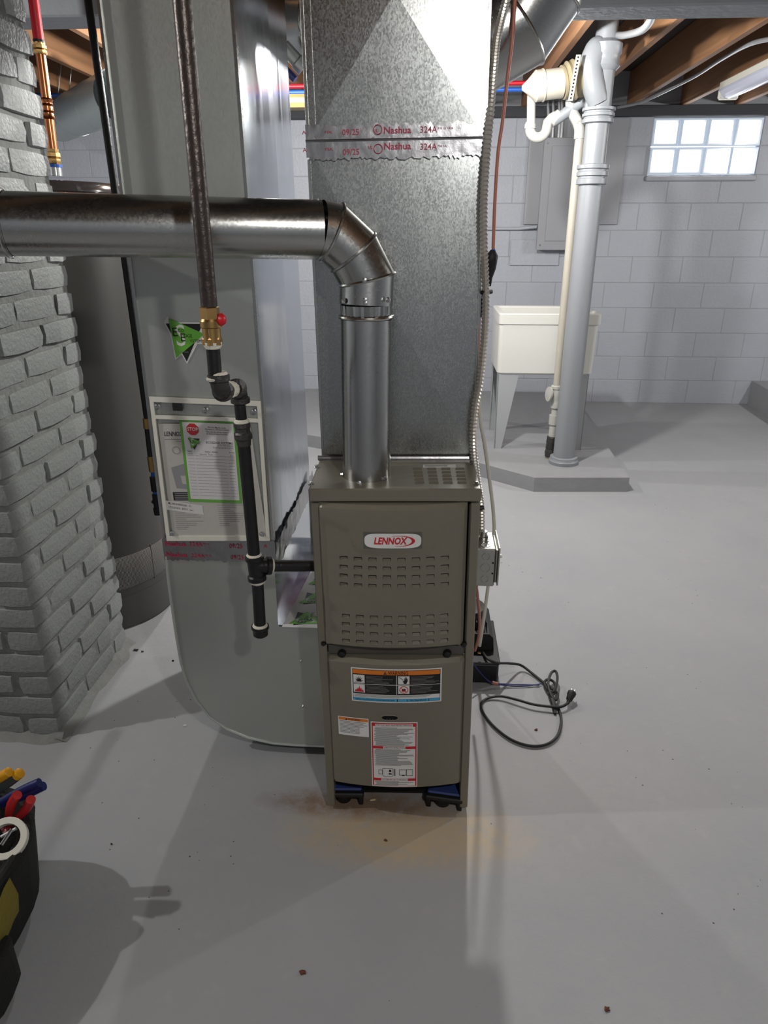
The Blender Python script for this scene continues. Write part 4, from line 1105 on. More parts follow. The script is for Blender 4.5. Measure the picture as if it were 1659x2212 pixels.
for y0, y1 in ((258, 212),):
    a, c = tpx(y0), tpx(y1); L2 = (c - a).length
    MB().lathe([(.016, 0), (.019, .004), (.016, .01), (.016, L2 * .3), (.019, L2 * .36), (.016, L2 * .42), (.016, L2 * .62), (.019, L2 * .68), (.016, L2 * .74), (.016, L2 - .01), (.019, L2 - .004), (.016, L2)], a, c - a, 18).build('copper_coupling', 'copper', cop)
cseg(94, 86, .017, 'black', 'crimp_ring'); cseg(88, -40, .0155, 'red_pex', 'red_tube')

# slim black gas branch beside the heater
g2 = thing('gas_branch', at(345, 1105, y=2.2), 'slim black gas pipe with brass fittings between water heater and return duct', 'pipe')
BY = 2.24; bq = lambda px, py: at(px, py, y=BY)
def bseg(a, c, r, mt, name): MB().tube([bq(*a), bq(*c)], r, 12).build(name, mt, g2)
top = bq(188, 0); MB().tube([Vector((top.x, BY, 2.3)), bq(318, 905)], .0112, 14).build('pipe_length', 'black_iron', g2)
MB().tube([Vector((top.x - .016, BY + .02, 2.3)), bq(318, 905) + Vector((-.014, .02, 0))], .004, 8).build('tracer_wire', 'conduit', g2)
bseg((317, 903), (319, 925), .0135, 'brass', 'brass_band'); bseg((319, 925), (326, 985), .0112, 'black_iron', 'pipe_length')
bseg((326, 985), (331, 1018), .0135, 'brass', 'brass_coupling'); bseg((331, 1016), (333, 1030), .010, 'blue_pex', 'valve_stem')
bseg((333, 1028), (337, 1060), .016, 'black', 'shutoff_valve'); bseg((336, 1058), (338, 1068), .011, 'blue_pex', 'sealant_band'); bseg((337, 1066), (342, 1098), .0145, 'black', 'pipe_tee')
bseg((341, 1096), (344, 1110), .0175, 'black', 'drip_cap'); bseg((338, 1085), (330, 1080), .011, 'black', 'tee_branch')

# ------------------------------------------------------------------ round ducts off the plenum
rdq = thing('round_duct', (.24, 1.92, 2.0), 'large round galvanised duct elbow turning up from the plenum side', 'duct')
DR = .105; DY = 1.92
zc = at(1090, 197, y=DY).z + DR * .98
pts = [Vector((.085, DY, zc)), Vector((.118, DY, zc)), Vector((.185, DY, zc + .035)), Vector((.228, DY, zc + .095)), Vector((.245, DY, zc + .17)), Vector((.245, DY, 2.5))]
MB().gores(pts, DR, bead=.0035, n=40).build('duct_elbow', 'galv_pipe', rdq)
b = MB(); strip(b, (.108, DY - DR - .003, zc + .02), (.108, DY - DR * .6, zc - DR * .82), .035, 9, (1, 0, 0)); b.build('foil_tape', None, rdq, smooth=60)
rd2 = thing('round_duct', (-.3, 2.5, 2.0), 'round galvanised duct behind the gap between return duct and plenum', 'duct')
c0 = at(618, 60, y=2.45)
pts = [Vector((-.12, 2.12, c0.z + .02)), Vector((-.20, 2.28, c0.z + .02)), Vector((-.30, 2.42, c0.z)), Vector((-.38, 2.55, c0.z + .03)), Vector((-.44, 2.7, c0.z + .14)), Vector((-.46, 2.7, 2.5))]
MB().gores(pts, .11, bead=.0035, n=36).build('duct_elbow', 'galv_pipe', rd2)
c1_ = at(640, 130, y=2.42); MB().lathe([(.02, -.05), (.02, .0), (.024, .004), (.024, .03)], c1_, (.6, .2, -.6), 14).build('damper_hub', 'conduit', rd2)
MB().tube([at(615, 148, y=2.4), at(638, 172, y=2.4)], .011, 10).build('damper_handle', 'bluewire', rd2)

# ------------------------------------------------------------------ flexible armoured cable, tubes, junction box
def seg_len(p): return sum((b_ - a_).length for a_, b_ in zip(p, p[1:]))
mc_px = [(1096, -10, 1.74), (1084, 36, 1.72), (1072, 90, 1.68), (1066, 150, 1.64), (1059, 240, 1.6), (1051, 330, 1.585), (1045, 430, 1.58), (1045, 520, 1.58), (1049, 641, 1.58), (1046, 731, 1.58), (1037, 822, 1.58), (1026, 882, 1.575), (1022, 957, 1.575), (1030, 1033, 1.60), (1039, 1090, 1.62), (1040, 1160, 1.62)]
pth = catmull([at(*q[:2], y=q[2]) for q in mc_px], 10)
# resample evenly, alternate radius for the armour turns
out = [pth[0]]; acc = 0; step = .0042
for a_, b_ in zip(pth, pth[1:]):
    L3 = (b_ - a_).length; t = step - acc
    while t <= L3: out.append(a_ + (b_ - a_) * (t / L3)); t += step
    acc = L3 - (t - step)
mcab = MB().tube(out, [(.0094, .0068)[i % 2] for i in range(len(out))], 10).build('armoured_cable', 'armour', smooth=22)
tag(mcab, 'flexible spiral armoured metal cable running down beside the plenum', 'cable')
jb = thing('junction_box', at(1052, 1265, y=1.55), 'galvanised steel junction box with round knockouts on the furnace side', 'electrical box')
jp = FM @ Vector((FW, .14, 0)); y0j, y1j = jp.y, jp.y + .105
xj0 = jp.x + .002; za, zb_ = at(1045, 1267, y=y0j).z, at(1045, 1186, y=y0j).z; xj1 = at(1070, 1220, y=y0j).x
MB().box(xj0, xj1, y0j, y1j, za, zb_, ch=.003).build('box_body', 'box_galv', jb)
for i, (r_, zz_) in enumerate(((.009, .8), (.0115, .5), (.009, .2))):
    b = MB(); cxx = (xj0 + xj1) / 2; czz = za + (zb_ - za) * zz_
    b.tube([Vector((cxx + r_ * math.cos(R(18 * k_)), y0j - .0005, czz + r_ * math.sin(R(18 * k_)))) for k_ in range(20)], .0009, 5, closed=True); b.build('knockout', 'box_galv', jb)
for i in range(3):
    b = MB(); cxx = (xj0 + xj1) / 2; cyy = y0j + .02 + i * .032
    b.tube([Vector((cxx + .011 * math.cos(R(18 * k_)), cyy + .011 * math.sin(R(18 * k_)), zb_ + .0005)) for k_ in range(20)], .0009, 5, closed=True); b.build('knockout', 'box_galv', jb)
for zz_ in (.64, .36):
    MB().lathe([(.0022, 0), (.0022, .001)], (xj1 - .006, y0j - .0005, za + (zb_ - za) * zz_), (0, -1, 0), 8).build('screw_hole', 'void', jb)
MB().box(xj1, xj1 + .006, y0j + .006, y1j - .004, za + .008, zb_ - .006, ch=.002).build('mud_ring', 'box_galv', jb)
MB().box(xj1 + .006, xj1 + .010, y0j - .002, y1j + .004, za + .004, zb_ + .004, ch=.001).build('cover_plate', 'box_galv', jb)
MB().box(xj1 + .010, xj1 + .022, y0j + .05, y0j + .062, za + .055, za + .063, ch=.002).build('toggle_switch', 'frame_white', jb)
MB().lathe([(.012, 0), (.012, .012), (.009, .014), (.009, .026)], ((xj0 + xj1) / 2 - .004, y0j + .05, zb_), n=14).build('cable_connector', 'steel', jb)
tag(MB().tube(catmull([at(*q[:2], y=q[2]) for q in ((1113, -10, 1.8), (1106, 90, 1.8), (1096, 170, 1.8), (1086, 260, 1.8), (1076, 330, 1.8), (1069, 437, 1.8), (1065, 545, 1.8))], 6), .0042, 10).build('refrigerant_tube', 'pink_tube'),
    'thin pinkish tube hanging straight down from the ceiling beside the plenum', 'tube')
fit = thing('taped_fitting', at(1056, 620, y=1.8), 'black taped splice fitting at the end of the thin pinkish tube', 'fitting')
fa = [at(*q, y=1.8) for q in ((1065, 540), (1063, 552), (1062, 565), (1060, 580), (1057, 600), (1055, 618))]
MB().tube(fa, [.006, .0145, .0135, .0125, .0075, .0065], 8).build('taped_body', 'black_soft', fit)
MB().tube([at(1065, 538, y=1.8), at(1065, 546, y=1.8)], .0055, 10).build('blue_plug', 'blue_pex', fit)
MB().tube([at(1055, 616, y=1.8), at(1050, 632, y=1.7)], .0028, 8).build('wire_tail', 'black', fit)
zt_ = MB().tube([at(1041, 632, y=1.575), at(1061, 630, y=1.6)], .005, 8).build('cable_tie', 'black'); tag(zt_, 'black cable tie clamping the armoured cable halfway up the plenum', 'cable tie')
tag(MB().tube(catmull([at(*q[:2], y=q[2]) for q in ((1046, 625, 1.66), (1041, 652, 1.66), (1037, 685, 1.66))], 5), .004, 8).build('black_lead', 'black'), 'short black lead dangling behind the armoured cable', 'wire')
tag(MB().tube(catmull([at(*q[:2], y=q[2]) for q in ((1036, 680, 1.72), (1034, 760, 1.72), (1033, 850, 1.74), (1030, 900, 1.76))], 5), .0035, 8).build('drain_tube', 'pink_tube'), 'short pinkish tube behind the armoured cable low on the plenum', 'tube')
tag(MB().tube(catmull([at(*q[:2], y=q[2]) for q in ((1034, 690, 1.85), (1032, 800, 1.85), (1037, 900, 1.86), (1047, 960, 1.88), (1058, 1040, 1.9), (1066, 1110, 1.92), (1066, 1170, 1.92), (1050, 1300, 1.95), (1036, 1395, 2.0))], 6), .0055, 10).build('clear_drain_tube', 'clear_tube'),
    'cloudy clear drain tube curving down behind the junction box', 'tube')
tag(MB().tube(catmull([at(*q[:2], y=q[2]) for q in ((1029, 1266, 1.62), (1033, 1300, 1.68), (1036, 1340, 1.74), (1034, 1375, 1.80), (1026, 1405, 1.86))], 6), .0042, 10).build('copper_wire_tube', 'pink_tube'),
    'orange tube curving from the junction box down to the condensate pump', 'tube')
kt = MB().tube([at(1034, 1098, y=1.6), at(1046, 1096, y=1.6)], .005, 8).build('cable_tie', 'black'); tag(kt, 'black cable tie at the furnace top corner beside the armoured cable', 'cable tie')

# ------------------------------------------------------------------ condensate pump with cord
pq = at(1075, 1478, z=0); px1 = pq.x; py0 = pq.y
pump = thing('condensate_pump', (px1 - .09, py0 + .12, 0), 'black plastic condensate pump on the floor behind the furnace', 'pump')
zp = at(1075, 1436, y=py0).z
MB().box(px1 - .17, px1, py0, py0 + .27, 0.0, zp, ch=.006).build('reservoir', 'black', pump)
MB().box(px1 - .172, px1 + .004, py0 - .004, py0 + .274, zp, zp + .008, ch=.003).build('tank_lid', 'black', pump)
b = MB(); hp = at(1060, 1418, y=py0 + .09)
prof_ = [(px1 - .165, zp + .008), (px1 - .012, zp + .008), (px1 - .016, zp + .055), (px1 - .03, zp + .07), (px1 - .165, zp + .07)]
b.prism(prof_[::-1], lambda x, z: (x, py0 + .075, z), lambda x, z: (x, py0 + .27, z)); b.build('motor_housing', 'black_soft', pump, smooth=20)
b = MB(); b.lathe([(.068, 0), (.068, .04), (.06, .052), (.02, .056)], (px1 - .10, py0 + .18, zp + .068), n=28); b.build('motor_cap', 'black', pump)
for i in range(8): MB().box(px1 - .10 + i * .0085, px1 - .096 + i * .0085, py0 + .10, py0 + .12, zp + .07, zp + .10, ch=.001).build('cooling_fin', 'black', pump)
MB().lathe([(.006, 0), (.006, .016), (.009, .016), (.009, .026)], at(1022, 1411, y=py0 + .06), (1, -.1, 0), 12).build('brass_outlet', 'brass', pump)
cpx = [(1042, 1408, .09), (1055, 1424, .10), (1075, 1432, .085), (1100, 1433, .05), (1125, 1437, .02), (1150, 1455, .008), (1175, 1475, .008), (1195, 1490, .008), (1205, 1500, .014), (1201, 1512, .016), (1192, 1505, .02), (1184, 1480, .03), (1190, 1455, .035), (1200, 1450, .035), (1204, 1465, .03), (1199, 1490, .022), (1188, 1495, .016), (1176, 1478, .012), (1182, 1468, .014), (1196, 1473, .02), (1200, 1490, .018), (1192, 1510, .01), (1208, 1535, .006), (1212, 1560, .006), (1204, 1590, .006), (1180, 1608, .006), (1145, 1611, .006), (1105, 1598, .006), (1070, 1572, .006), (1047, 1545, .006), (1039, 1525, .006), (1050, 1510, .006), (1080, 1504, .012), (1115, 1511, .016), (1150, 1521, .016), (1185, 1526, .016), (1210, 1527, .016), (1225, 1520, .018), (1229, 1512, .02)]
cord = thing('power_cord', at(1120, 1560, z=0), 'black power cord looped on the floor beside the pump, ending in a plug', 'cord')
cp = catmull([at(a_, b_, z=c_) for a_, b_, c_ in cpx], 7)
MB().tube(cp, .0044, 8).build('cord', 'black_soft', cord)
pdir = (at(1237, 1493, z=.03) - at(1229, 1513, z=.02)).normalized(); pa = at(1229, 1513, z=.02)
MB().lathe([(.005, -.012), (.007, 0), (.0105, .004), (.012, .02), (.014, .024), (.014, .034)], pa, pdir, 10).build('plug', 'black_soft', cord)
for s_ in (-1, 1):
    e_ = pa + pdir * .034 + basis(pdir)[0] * .005 * s_; MB().tube([e_, e_ + pdir * .016], .0018, 6).build('prong', 'steel', cord)
MB().tube([at(1190, 1500, z=.012), at(1196, 1520, z=.014), at(1199, 1542, z=.004)], [.009, .008, .0045], 8).build('cord_strap', 'black_soft', cord)
bw = thing('float_switch_leads', at(1100, 1478, z=0), 'pair of thin blue wires with pink splice lying in front of the pump', 'wire')
for k_ in (0, 1):
    MB().tube(catmull([at(1022, 1432 + k_ * 3, y=py0 - .02), at(1040, 1456, z=.05), at(1062, 1474 + k_, z=.02), at(1100, 1478 + k_ * 3, z=.008), at(1140, 1479 + k_ * 2, z=.006), at(1165 + k_ * 5, 1480 - k_ * 3, z=.006)], 6), .002, 6).build('blue_lead', 'bluewire', bw)
MB().tube([at(1063, 1474, z=.022), at(1075, 1477, z=.014)], .0055, 8).build('splice_sleeve', 'pink_tube', bw)

# ------------------------------------------------------------------ laundry tub
TY0, TY1 = 4.42, 4.93
tf = at(1079, 677, y=TY0); tbk = at(1059, 653, y=TY1)
tub = thing('laundry_tub', (tf.x + .3, 4.68, PZ), 'white plastic laundry tub on grey splayed legs behind the grey drain stack', 'sink')
ztop = tf.z; zbot = at(1077, 810, y=TY0).z; xr = at(1302, 680, y=TY0).x; xl = tf.x; zrim = at(1302, 703, y=TY0).z
def rect_ring(x0, x1, y0, y1, z, r=.03, n=4):
    pts = []
    for cx_, cy_, a0 in ((x1 - r, y1 - r, 0), (x0 + r, y1 - r, 90), (x0 + r, y0 + r, 180), (x1 - r, y0 + r, 270)):
        pts += [(cx_ + r * math.cos(R(a0 + 90 * i / n)), cy_ + r * math.sin(R(a0 + 90 * i / n)), z) for i in range(n + 1)]
    return pts
def loft(b, rings, cap0=False, cap1=False, mt=None):
    n = len(rings[0]); V = [q for r_ in rings for q in r_]; Fc = []
    for i in range(len(rings) - 1): Fc += [(i * n + j, i * n + (j + 1) % n, (i + 1) * n + (j + 1) % n, (i + 1) * n + j) for j in range(n)]
    if cap0: Fc.append(tuple(range(n))[::-1])
    if cap1: Fc.append(tuple((len(rings) - 1) * n + j for j in range(n)))
    b.add(V, Fc, mt)
b = MB()
loft(b, [rect_ring(xl + .02, xr - .04, TY0 + .02, TY1 - .02, zbot), rect_ring(xl + .008, xr - .02, TY0 + .008, TY1 - .008, zbot + .012), rect_ring(xl + .004, xr - .012, TY0 + .006, TY1 - .006, zrim),
         rect_ring(xl, xr, TY0, TY1, zrim + .003), rect_ring(xl, xr, TY0, TY1, ztop - .006), rect_ring(xl + .005, xr - .005, TY0 + .005, TY1 - .005, ztop),
         rect_ring(xl + .02, xr - .02, TY0 + .02, TY1 - .06, ztop), rect_ring(xl + .03, xr - .03, TY0 + .03, TY1 - .07, ztop - .01), rect_ring(xl + .05, xr - .06, TY0 + .05, TY1 - .09, zbot + .02)], True, True)
b.build('basin', 'tub', tub, smooth=35)
for lx, ly, sx, sy in ((xl + .03, TY0 + .03, 1, 1), (xl + .03, TY1 - .03, 1, -1), (xr - .05, TY0 + .03, -1, 1), (xr - .05, TY1 - .03, -1, -1)):
    b = MB()
    for (wx, wy) in ((.13, .004), (.004, .09)):
        P_ = [(lx - .012 * sx, ly - .012 * sy), (lx - .012 * sx + sx * wx, ly - .012 * sy), (lx - .012 * sx + sx * wx, ly - .012 * sy + sy * wy), (lx - .012 * sx, ly - .012 * sy + sy * wy)]
        Q_ = [(lx - .03 * sx * .3, ly - .02 * sy), (lx - .009 * sx + sx * max(.004, wx * .33), ly - .02 * sy), (lx - .009 * sx + sx * max(.004, wx * .33), ly - .02 * sy + sy * max(.004, wy * .4)), (lx - .009 * sx, ly - .02 * sy + sy * max(.004, wy * .4))]
        V = [(x, y, zbot + .01) for x, y in P_] + [(x, y, PZ) for x, y in Q_]
        Fq = [(0, 1, 2, 3), (7, 6, 5, 4)] + [(i, 4 + i, 4 + (i + 1) % 4, (i + 1) % 4) for i in range(4)]
        b.add(V, Fq)
    b.build('leg', 'leg', tub, smooth=0)

# ------------------------------------------------------------------ drain stack and pvc lines
sp0 = at(1218, 1003, z=PZ); SY = sp0.y + .03
stk = thing('drain_stack', (sp0.x, SY, PZ), 'thick grey painted cast iron drain stack rising from the concrete pad', 'pipe')
SX = sp0.x; SR = .0635
sxx = lambda py, px: at(px, py, y=SY)
zA = at(1283, 400, y=SY).z; zB = at(1285, 355, y=SY).z; zC_ = at(1297, 268, y=SY).z; zD = at(1300, 232, y=SY).z
MB().lathe([(.088, 0), (.09, .02), (.082, .03), (.082, .042), (.066, .046)], (SX, SY, PZ), n=32).build('base_hub', 'stack', stk)
MB().lathe([(SR, .03), (SR, zA - PZ + .02)], (SX, SY, PZ), n=36).build('stack_pipe', 'stack', stk)
def hub(z0, z1):
    h_ = z1 - z0; MB().lathe([(SR, z0), (SR + .016, z0 + .004), (SR + .016, z0 + h_ * .28), (SR + .008, z0 + h_ * .32), (SR + .008, z0 + h_ * .4), (SR + .018, z0 + h_ * .44), (SR + .018, z0 + h_ * .62), (SR + .010, z0 + h_ * .66), (SR + .010, z0 + h_ * .74), (SR + .02, z0 + h_ * .78), (SR + .02, z1 - .004), (SR, z1)], (SX, SY, 0), n=32).build('pipe_hub', 'stack', stk)
hub(zA, zB); hub(zC_, zD)
zE = at(1300, 150, y=SY).z; zF_ = at(1300, 112, y=SY).z
MB().lathe([(SR - .004, zB - .02), (SR - .004, zE + .02)], (SX, SY, 0), n=32).build('stack_pipe', 'stack', stk)
MB().lathe([(SR, zE - .01), (SR + .018, zE + .01), (SR + .012, zE + .03), (SR + .012, zF_ - .02), (SR + .02, zF_ - .01), (SR + .02, zF_ + .03), (SR - .01, zF_ + .05), (SR - .012, 2.5)], (SX, SY, 0), n=32).build('top_hub', 'stack', stk)
# wye branch hugging the stack on its left
wy = [Vector((SX - .01, SY - .02, zD + .02)), Vector((SX - .04, SY - .03, zD + .08)), Vector((SX - .066, SY - .035, zD + .15)), Vector((SX - .066, SY - .03, zD + .20)), Vector((SX - .04, SY - .015, zD + .26)), Vector((SX - .02, SY, zD + .28))]
MB().tube(catmull(wy, 5), [.05, .052, .054, .055, .056] + [.057] * 15 + [.054, .05, .045, .04, .035, .03], 20).build('wye_branch', 'stack', stk)
MB().tube(catmull([at(1286, 262, y=SY + .02), at(1268, 215, y=SY + .05), at(1262, 205, y=SY + .08)], 4), .034, 16).build('side_inlet', 'stack', stk)

cr = thing('cream_drain', at(1180, 185, y=4.0), 'cream plastic drain pipe strapped below the joists behind the round duct', 'pipe')
cA, cB = at(1128, 190, y=4.14), at(1214, 179, y=4.16)
cdx = (cB - cA).normalized()
MB().lathe([(.012, 0), (.035, .03), (.072, .07), (.072, (cB - cA).length * .5), (.075, (cB - cA).length * .5 + .001), (.075, (cB - cA).length * .53), (.069, (cB - cA).length * .54), (.069, (cB - cA).length)], cA, cdx, 28).build('cream_pipe', 'pvc_cream', cr)
MB().lathe([(.07, 0), (.078, .002), (.078, .012), (.072, .016), (.09, .03), (.085, .045), (.093, .06), (.085, .08), (.09, .1), (.07, .11)], cB, (cdx + Vector((0, 0, .12))), 28).build('rubber_coupling', 'tan_rubber', cr)
b = MB(); a_, c_ = at(1250, 118, y=4.03), at(1232, 218, y=4.03); up_ = (c_ - a_).normalized(); sd = Vector((1, 0, 0))
b.add([a_ - sd * .012, a_ + sd * .012, c_ + sd * .012, c_ - sd * .012], [(0, 1, 2, 3)], 'pvc_cream')
for i in range(12):
    q = a_ + (c_ - a_) * ((i + .7) / 12.5) + Vector((0, -.0012, 0)); b.lathe([(.0045, 0), (.0045, .0006)], q, (0, -1, 0), 8, 'void')
b.build('perforated_strap', None, cr, smooth=0)

tr = thing('p_trap', at(1160, 280, y=4.25), 'white plastic P trap with grey arm running to the drain stack', 'trap')
TYp = 4.25; tq = lambda px, py, y=TYp: at(px, py, y=y)
MB().tube([tq(1148, 200), tq(1147, 272)], .0225, 16).build('tail_pipe', 'pvc', tr)
u0, u1 = tq(1145, 278), tq(1181, 276); cu = (u0 + u1) / 2; rr_ = (u1 - u0).length / 2
pts = [u0 + Vector((0, 0, .03)), u0] + [cu + Vector((-rr_ * math.cos(R(15 * i)), 0, -rr_ * math.sin(R(15 * i)))) for i in range(1, 12)] + [u1, tq(1183, 265), tq(1191, 256), tq(1200, 251)]
MB().tube(pts, .026, 16).build('trap_bend', 'pvc', tr)
MB().tube([u0 + Vector((0, 0, .0)), u0 + Vector((0, 0, .022))], .03, 16).build('slip_nut', 'pvc', tr)
MB().tube([tq(1189, 264), tq(1210, 248)], .031, 16).build('slip_nut', 'pvc', tr)
MB().tube([tq(1196, 262), tq(1268, 212, SY + .08)], .028, 16).build('trap_arm', 'stack', tr)

pv = thing('discharge_pipe', at(1190, 1000, y=SY + .06), 'white plastic discharge pipe with check valve standing beside the drain stack', 'pipe')
PY = SY + .09; vq = lambda px, py: at(px, py, y=PY)
z1_ = vq(1252, 298); z2_ = vq(1203, 838)
MB().tube([z2_, z1_], .024, 18).build('riser', 'pvc_cream', pv)
MB().tube([vq(1233, 215), vq(1233, 226), vq(1235, 240), vq(1247, 262), vq(1252, 278), vq(1251, 300)], .0285, 16).build('offset_elbow', 'pvc', pv)
MB().tube([vq(1240, 265), vq(1250, 255)], .033, 16).build('elbow_collar', 'pvc', pv)
va, vb = vq(1203, 832), vq(1201, 880)
MB().lathe([(.03, 0), (.034, .004), (.034, .02), (.03, .024), (.036, .05), (.036, .08), (.032, .1), (.034, .104), (.034, (vb - va).length)], va, vb - va, 20).build('check_valve', 'pvc', pv)
MB().lathe([(.02, 0), (.02, .03), (.045, .034), (.045, .045), (.02, .048)], vq(1199, 852) , (-1, -.25, .1), 18).build('valve_knob', 'pvc', pv)
MB().tube([vb, vq(1198, 912)], .026, 16).build('stub_pipe', 'pvc', pv)
MB().tube([vq(1198, 896), vq(1196, 916)], .032, 18).build('bushing', 'pvc', pv)
MB().tube([vq(1197, 914), vq(1193, 945)], .026, 16).build('stub_pipe', 'pvc', pv)
a_, c_ = vq(1193, 942), vq(1188, 985); L4 = (c_ - a_).length
MB().lathe([(.03, 0), (.033, .01), (.031, .012), (.034, L4 * .3), (.031, L4 * .34), (.034, L4 * .6), (.031, L4 * .64), (.036, L4 * .8), (.033, L4)], a_, c_ - a_, 20).build('rubber_clamp', 'fitting', pv)
e_ = vq(1187, 1000); MB().tube([c_, Vector((e_.x, PY, PZ))], .03, 16).build('foot_pipe', 'tan_rubber', pv)

# ------------------------------------------------------------------ electrical panel on the back wall
YW = YB - .007
b0, b1 = at(1130, 485, y=YW), at(1332, 485, y=YW); bt = at(1330, 250, y=YW).z
pb = MB().box(b0.x, b1.x, YW - .018, YW, b0.z, 2.22, ch=.003).build('backer_board', 'panel'); tag(pb, 'grey painted backer board on block wall behind the electrical panel', 'board')
e0 = at(1160, 538, y=YW - .1); e1x = e0.x + .36; ez1 = at(1178, 300, y=YW - .1).z
ep = thing('electrical_panel', ((e0.x + e1x) / 2, YW - .05, e0.z), 'grey metal electrical panel mounted on the backer board', 'electrical panel')
MB().box(e0.x, e1x, YW - .1, YW - .018, e0.z, ez1, ch=.004).build('panel_box', 'panel', ep)
MB().box(e0.x - .008, e1x + .008, YW - .108, YW - .1, e0.z - .008, ez1 + .008, ch=.003).build('cover', 'panel', ep)
MB().box(e0.x + .055, e1x - .03, YW - .114, YW - .108, e0.z + .06, ez1 - .05, ch=.003).build('panel_door', 'panel', ep)
for z in (e0.z + .03, ez1 - .03): MB().lathe([(.008, 0), (.007, .004)], (e0.x + .02, YW - .108, z), (0, -1, 0), 10).build('cover_screw', 'steel', ep)
for i, px in enumerate((1182, 1193, 1206, 1212)):
    q = at(px, 298, y=YW - .05)
    MB().tube([Vector((q.x, YW - .05, ez1 - .005)), Vector((q.x, YW - .05, ez1 + .12)), Vector((q.x - .02, YW - .03, 2.4))], .012, 10).build('conduit_stub', 'conduit', ep)
hc = MB().tube([at(1040, 494, y=YW - .012), at(1120, 494, y=YW - .012), at(1160, 490, y=YW - .05)], .013, 10).build('wall_conduit', 'block'); tag(hc, 'thin grey painted conduit running left from the electrical panel', 'conduit')

# ------------------------------------------------------------------ overhead runs: tubing, ducts, conduits, fixture
YX = 5.1
zr, zb2 = at(622, 187, y=YX).z, at(622, 197, y=YX).z
tag(MB().tube([Vector((-1.5, YX, zr)), Vector((.75, YX, zr + .005))], .0125, 10).build('red_water_tube', 'red_pex'), 'bright red plastic water tube running across below the joists', 'tube')
tag(MB().tube([Vector((-3.1, YX + .02, zb2 - .004)), Vector((.75, YX + .02, zb2 - .002))], .0125, 10).build('blue_water_tube', 'blue_pex'), 'bright blue plastic water tube running just below the red tube', 'tube')
wd = thing('white_duct', at(180, 240, y=5), 'round pale grey insulated duct slung under the joists behind the copper pipe', 'duct')
wa, wc = at(128, 262, y=5.5), at(255, 205, y=4.3)
M['pale'] = mat('pale_duct', (184, 194, 192), .4, .2)
MB().gores([wa, wa + (wc - wa) * .35, wa + (wc - wa) * .7, wc], .13, bead=.003, n=28).build('duct_tube', 'pale', wd)
for t in (.28, .5):
    q = wa + (wc - wa) * t; MB().tube([q + Vector((-.1, 0, .05)), q + Vector((.02, 0, .45))], .003, 6).build('hanger_wire', 'conduit', wd)
q = at(634, 221, y=4.8); M['tan_box'] = mat('tan_plastic', (150, 128, 84), .5)
jb2 = MB().box(q.x - .06, q.x + .16, 4.72, 4.88, q.z - .035, q.z + .035, ch=.022).build('ceiling_junction', 'tan_box')
tag(jb2, 'small tan box below the red tube beside the plenum', 'box')
lcnd = MB().tube(catmull([at(1255, 131, y=4.6), at(1310, 82, y=4.3), at(1350, 76, y=4.0), at(1385, 66, y=3.7), at(1405, 45, y=3.4), at(1412, 20, y=3.2)], 6), .016, 12).build('bent_conduit', 'conduit'); tag(lcnd, 'shiny bent metal conduit looping below the joists above the drain stack', 'conduit')
lc2 = MB().tube(catmull([at(1335, 232, y=6.1), at(1380, 222, y=5.9), at(1420, 205, y=5.6), at(1500, 165, y=5.2), at(1555, 130, y=4.8), at(1620, 95, y=4.3), at(1690, 80, y=4.0)], 6), .011, 10).build('joist_cable', 'conduit'); tag(lc2, 'pale cable clipped along a joist toward the glass block window', 'cable')
fx = thing('strip_light', at(1640, 185, y=5.0), 'unlit strip light with ribbed clear cover under the right joists', 'light fixture')
l_a, l_b = at(1568, 205, y=5.7), at(1700, 165, y=4.7)
zfx = 2.22
l_a = at(1572, 205, z=zfx); l_b = Vector((l_a.x + .0, l_a.y - 1.2, zfx))
MB().box(l_a.x - .06, l_a.x + .06, l_b.y, l_a.y, zfx + .03, zfx + .07, ch=.004).build('housing', 'frame_white', fx)
b = MB(); nS = 14
V = []
for y in (l_b.y, l_a.y):
    for i in range(nS + 1):
        t = math.pi * i / nS; rr_ = .06 + (.003 if i % 2 else 0); V.append((l_a.x - rr_ * math.cos(t), y, zfx + .03 - rr_ * .9 * math.sin(t)))
b.add(V, [(i, i + 1, nS + 2 + i, nS + 1 + i) for i in range(nS)] + [tuple(range(nS + 1))[::-1], tuple(range(nS + 1, 2 * nS + 2))]); b.build('ribbed_cover', 'tube_glass', fx)
MB().box(l_a.x - .064, l_a.x + .064, l_a.y - .02, l_a.y + .004, zfx - .03, zfx + .032, ch=.02).build('end_cap', 'frame_white', fx)

# ------------------------------------------------------------------ tool bag with tools (left edge)
bq0 = Vector((-1.0, .98, 0))
bag = thing('tool_bag', bq0, 'black canvas tool bag with yellow panel on the floor at left', 'tool bag')
def bring(sx_, sy_, z, n=28, sq=.75, off=(0, 0)):
    return [(bq0.x + off[0] + sx_ * math.copysign(abs(math.cos(t)) ** sq, math.cos(t)), bq0.y + off[1] + sy_ * math.copysign(abs(math.sin(t)) ** sq, math.sin(t)), z + .006 * math.sin(3 * t)) for t in [2 * math.pi * i / n for i in range(n)]]
b = MB(); loft(b, [bring(.14, .16, .0), bring(.165, .19, .03), bring(.175, .2, .12), bring(.185, .205, .2), bring(.18, .2, .235), bring(.168, .188, .235), bring(.16, .18, .15), bring(.15, .17, .06)], True, True); b.build('bag_body', 'bag', bag, smooth=60)
b = MB(); b.tube([Vector(q) for q in bring(.182, .203, .232)], .009, 8, closed=True); b.build('rim_binding', 'bag', bag)
b = MB(); V = []
for i in range(9):
    t = R(-30 + 3.6 * i)
    for j, z in enumerate((.11, .16, .205)):
        rr_ = 1.03 + (.05 if j == 1 else 0); V.append((bq0.x + .182 * rr_ * math.cos(t) ** .75, bq0.y + .2 * rr_ * math.copysign(abs(math.sin(t)) ** .75, math.sin(t)), z + .01 * math.sin(i)))
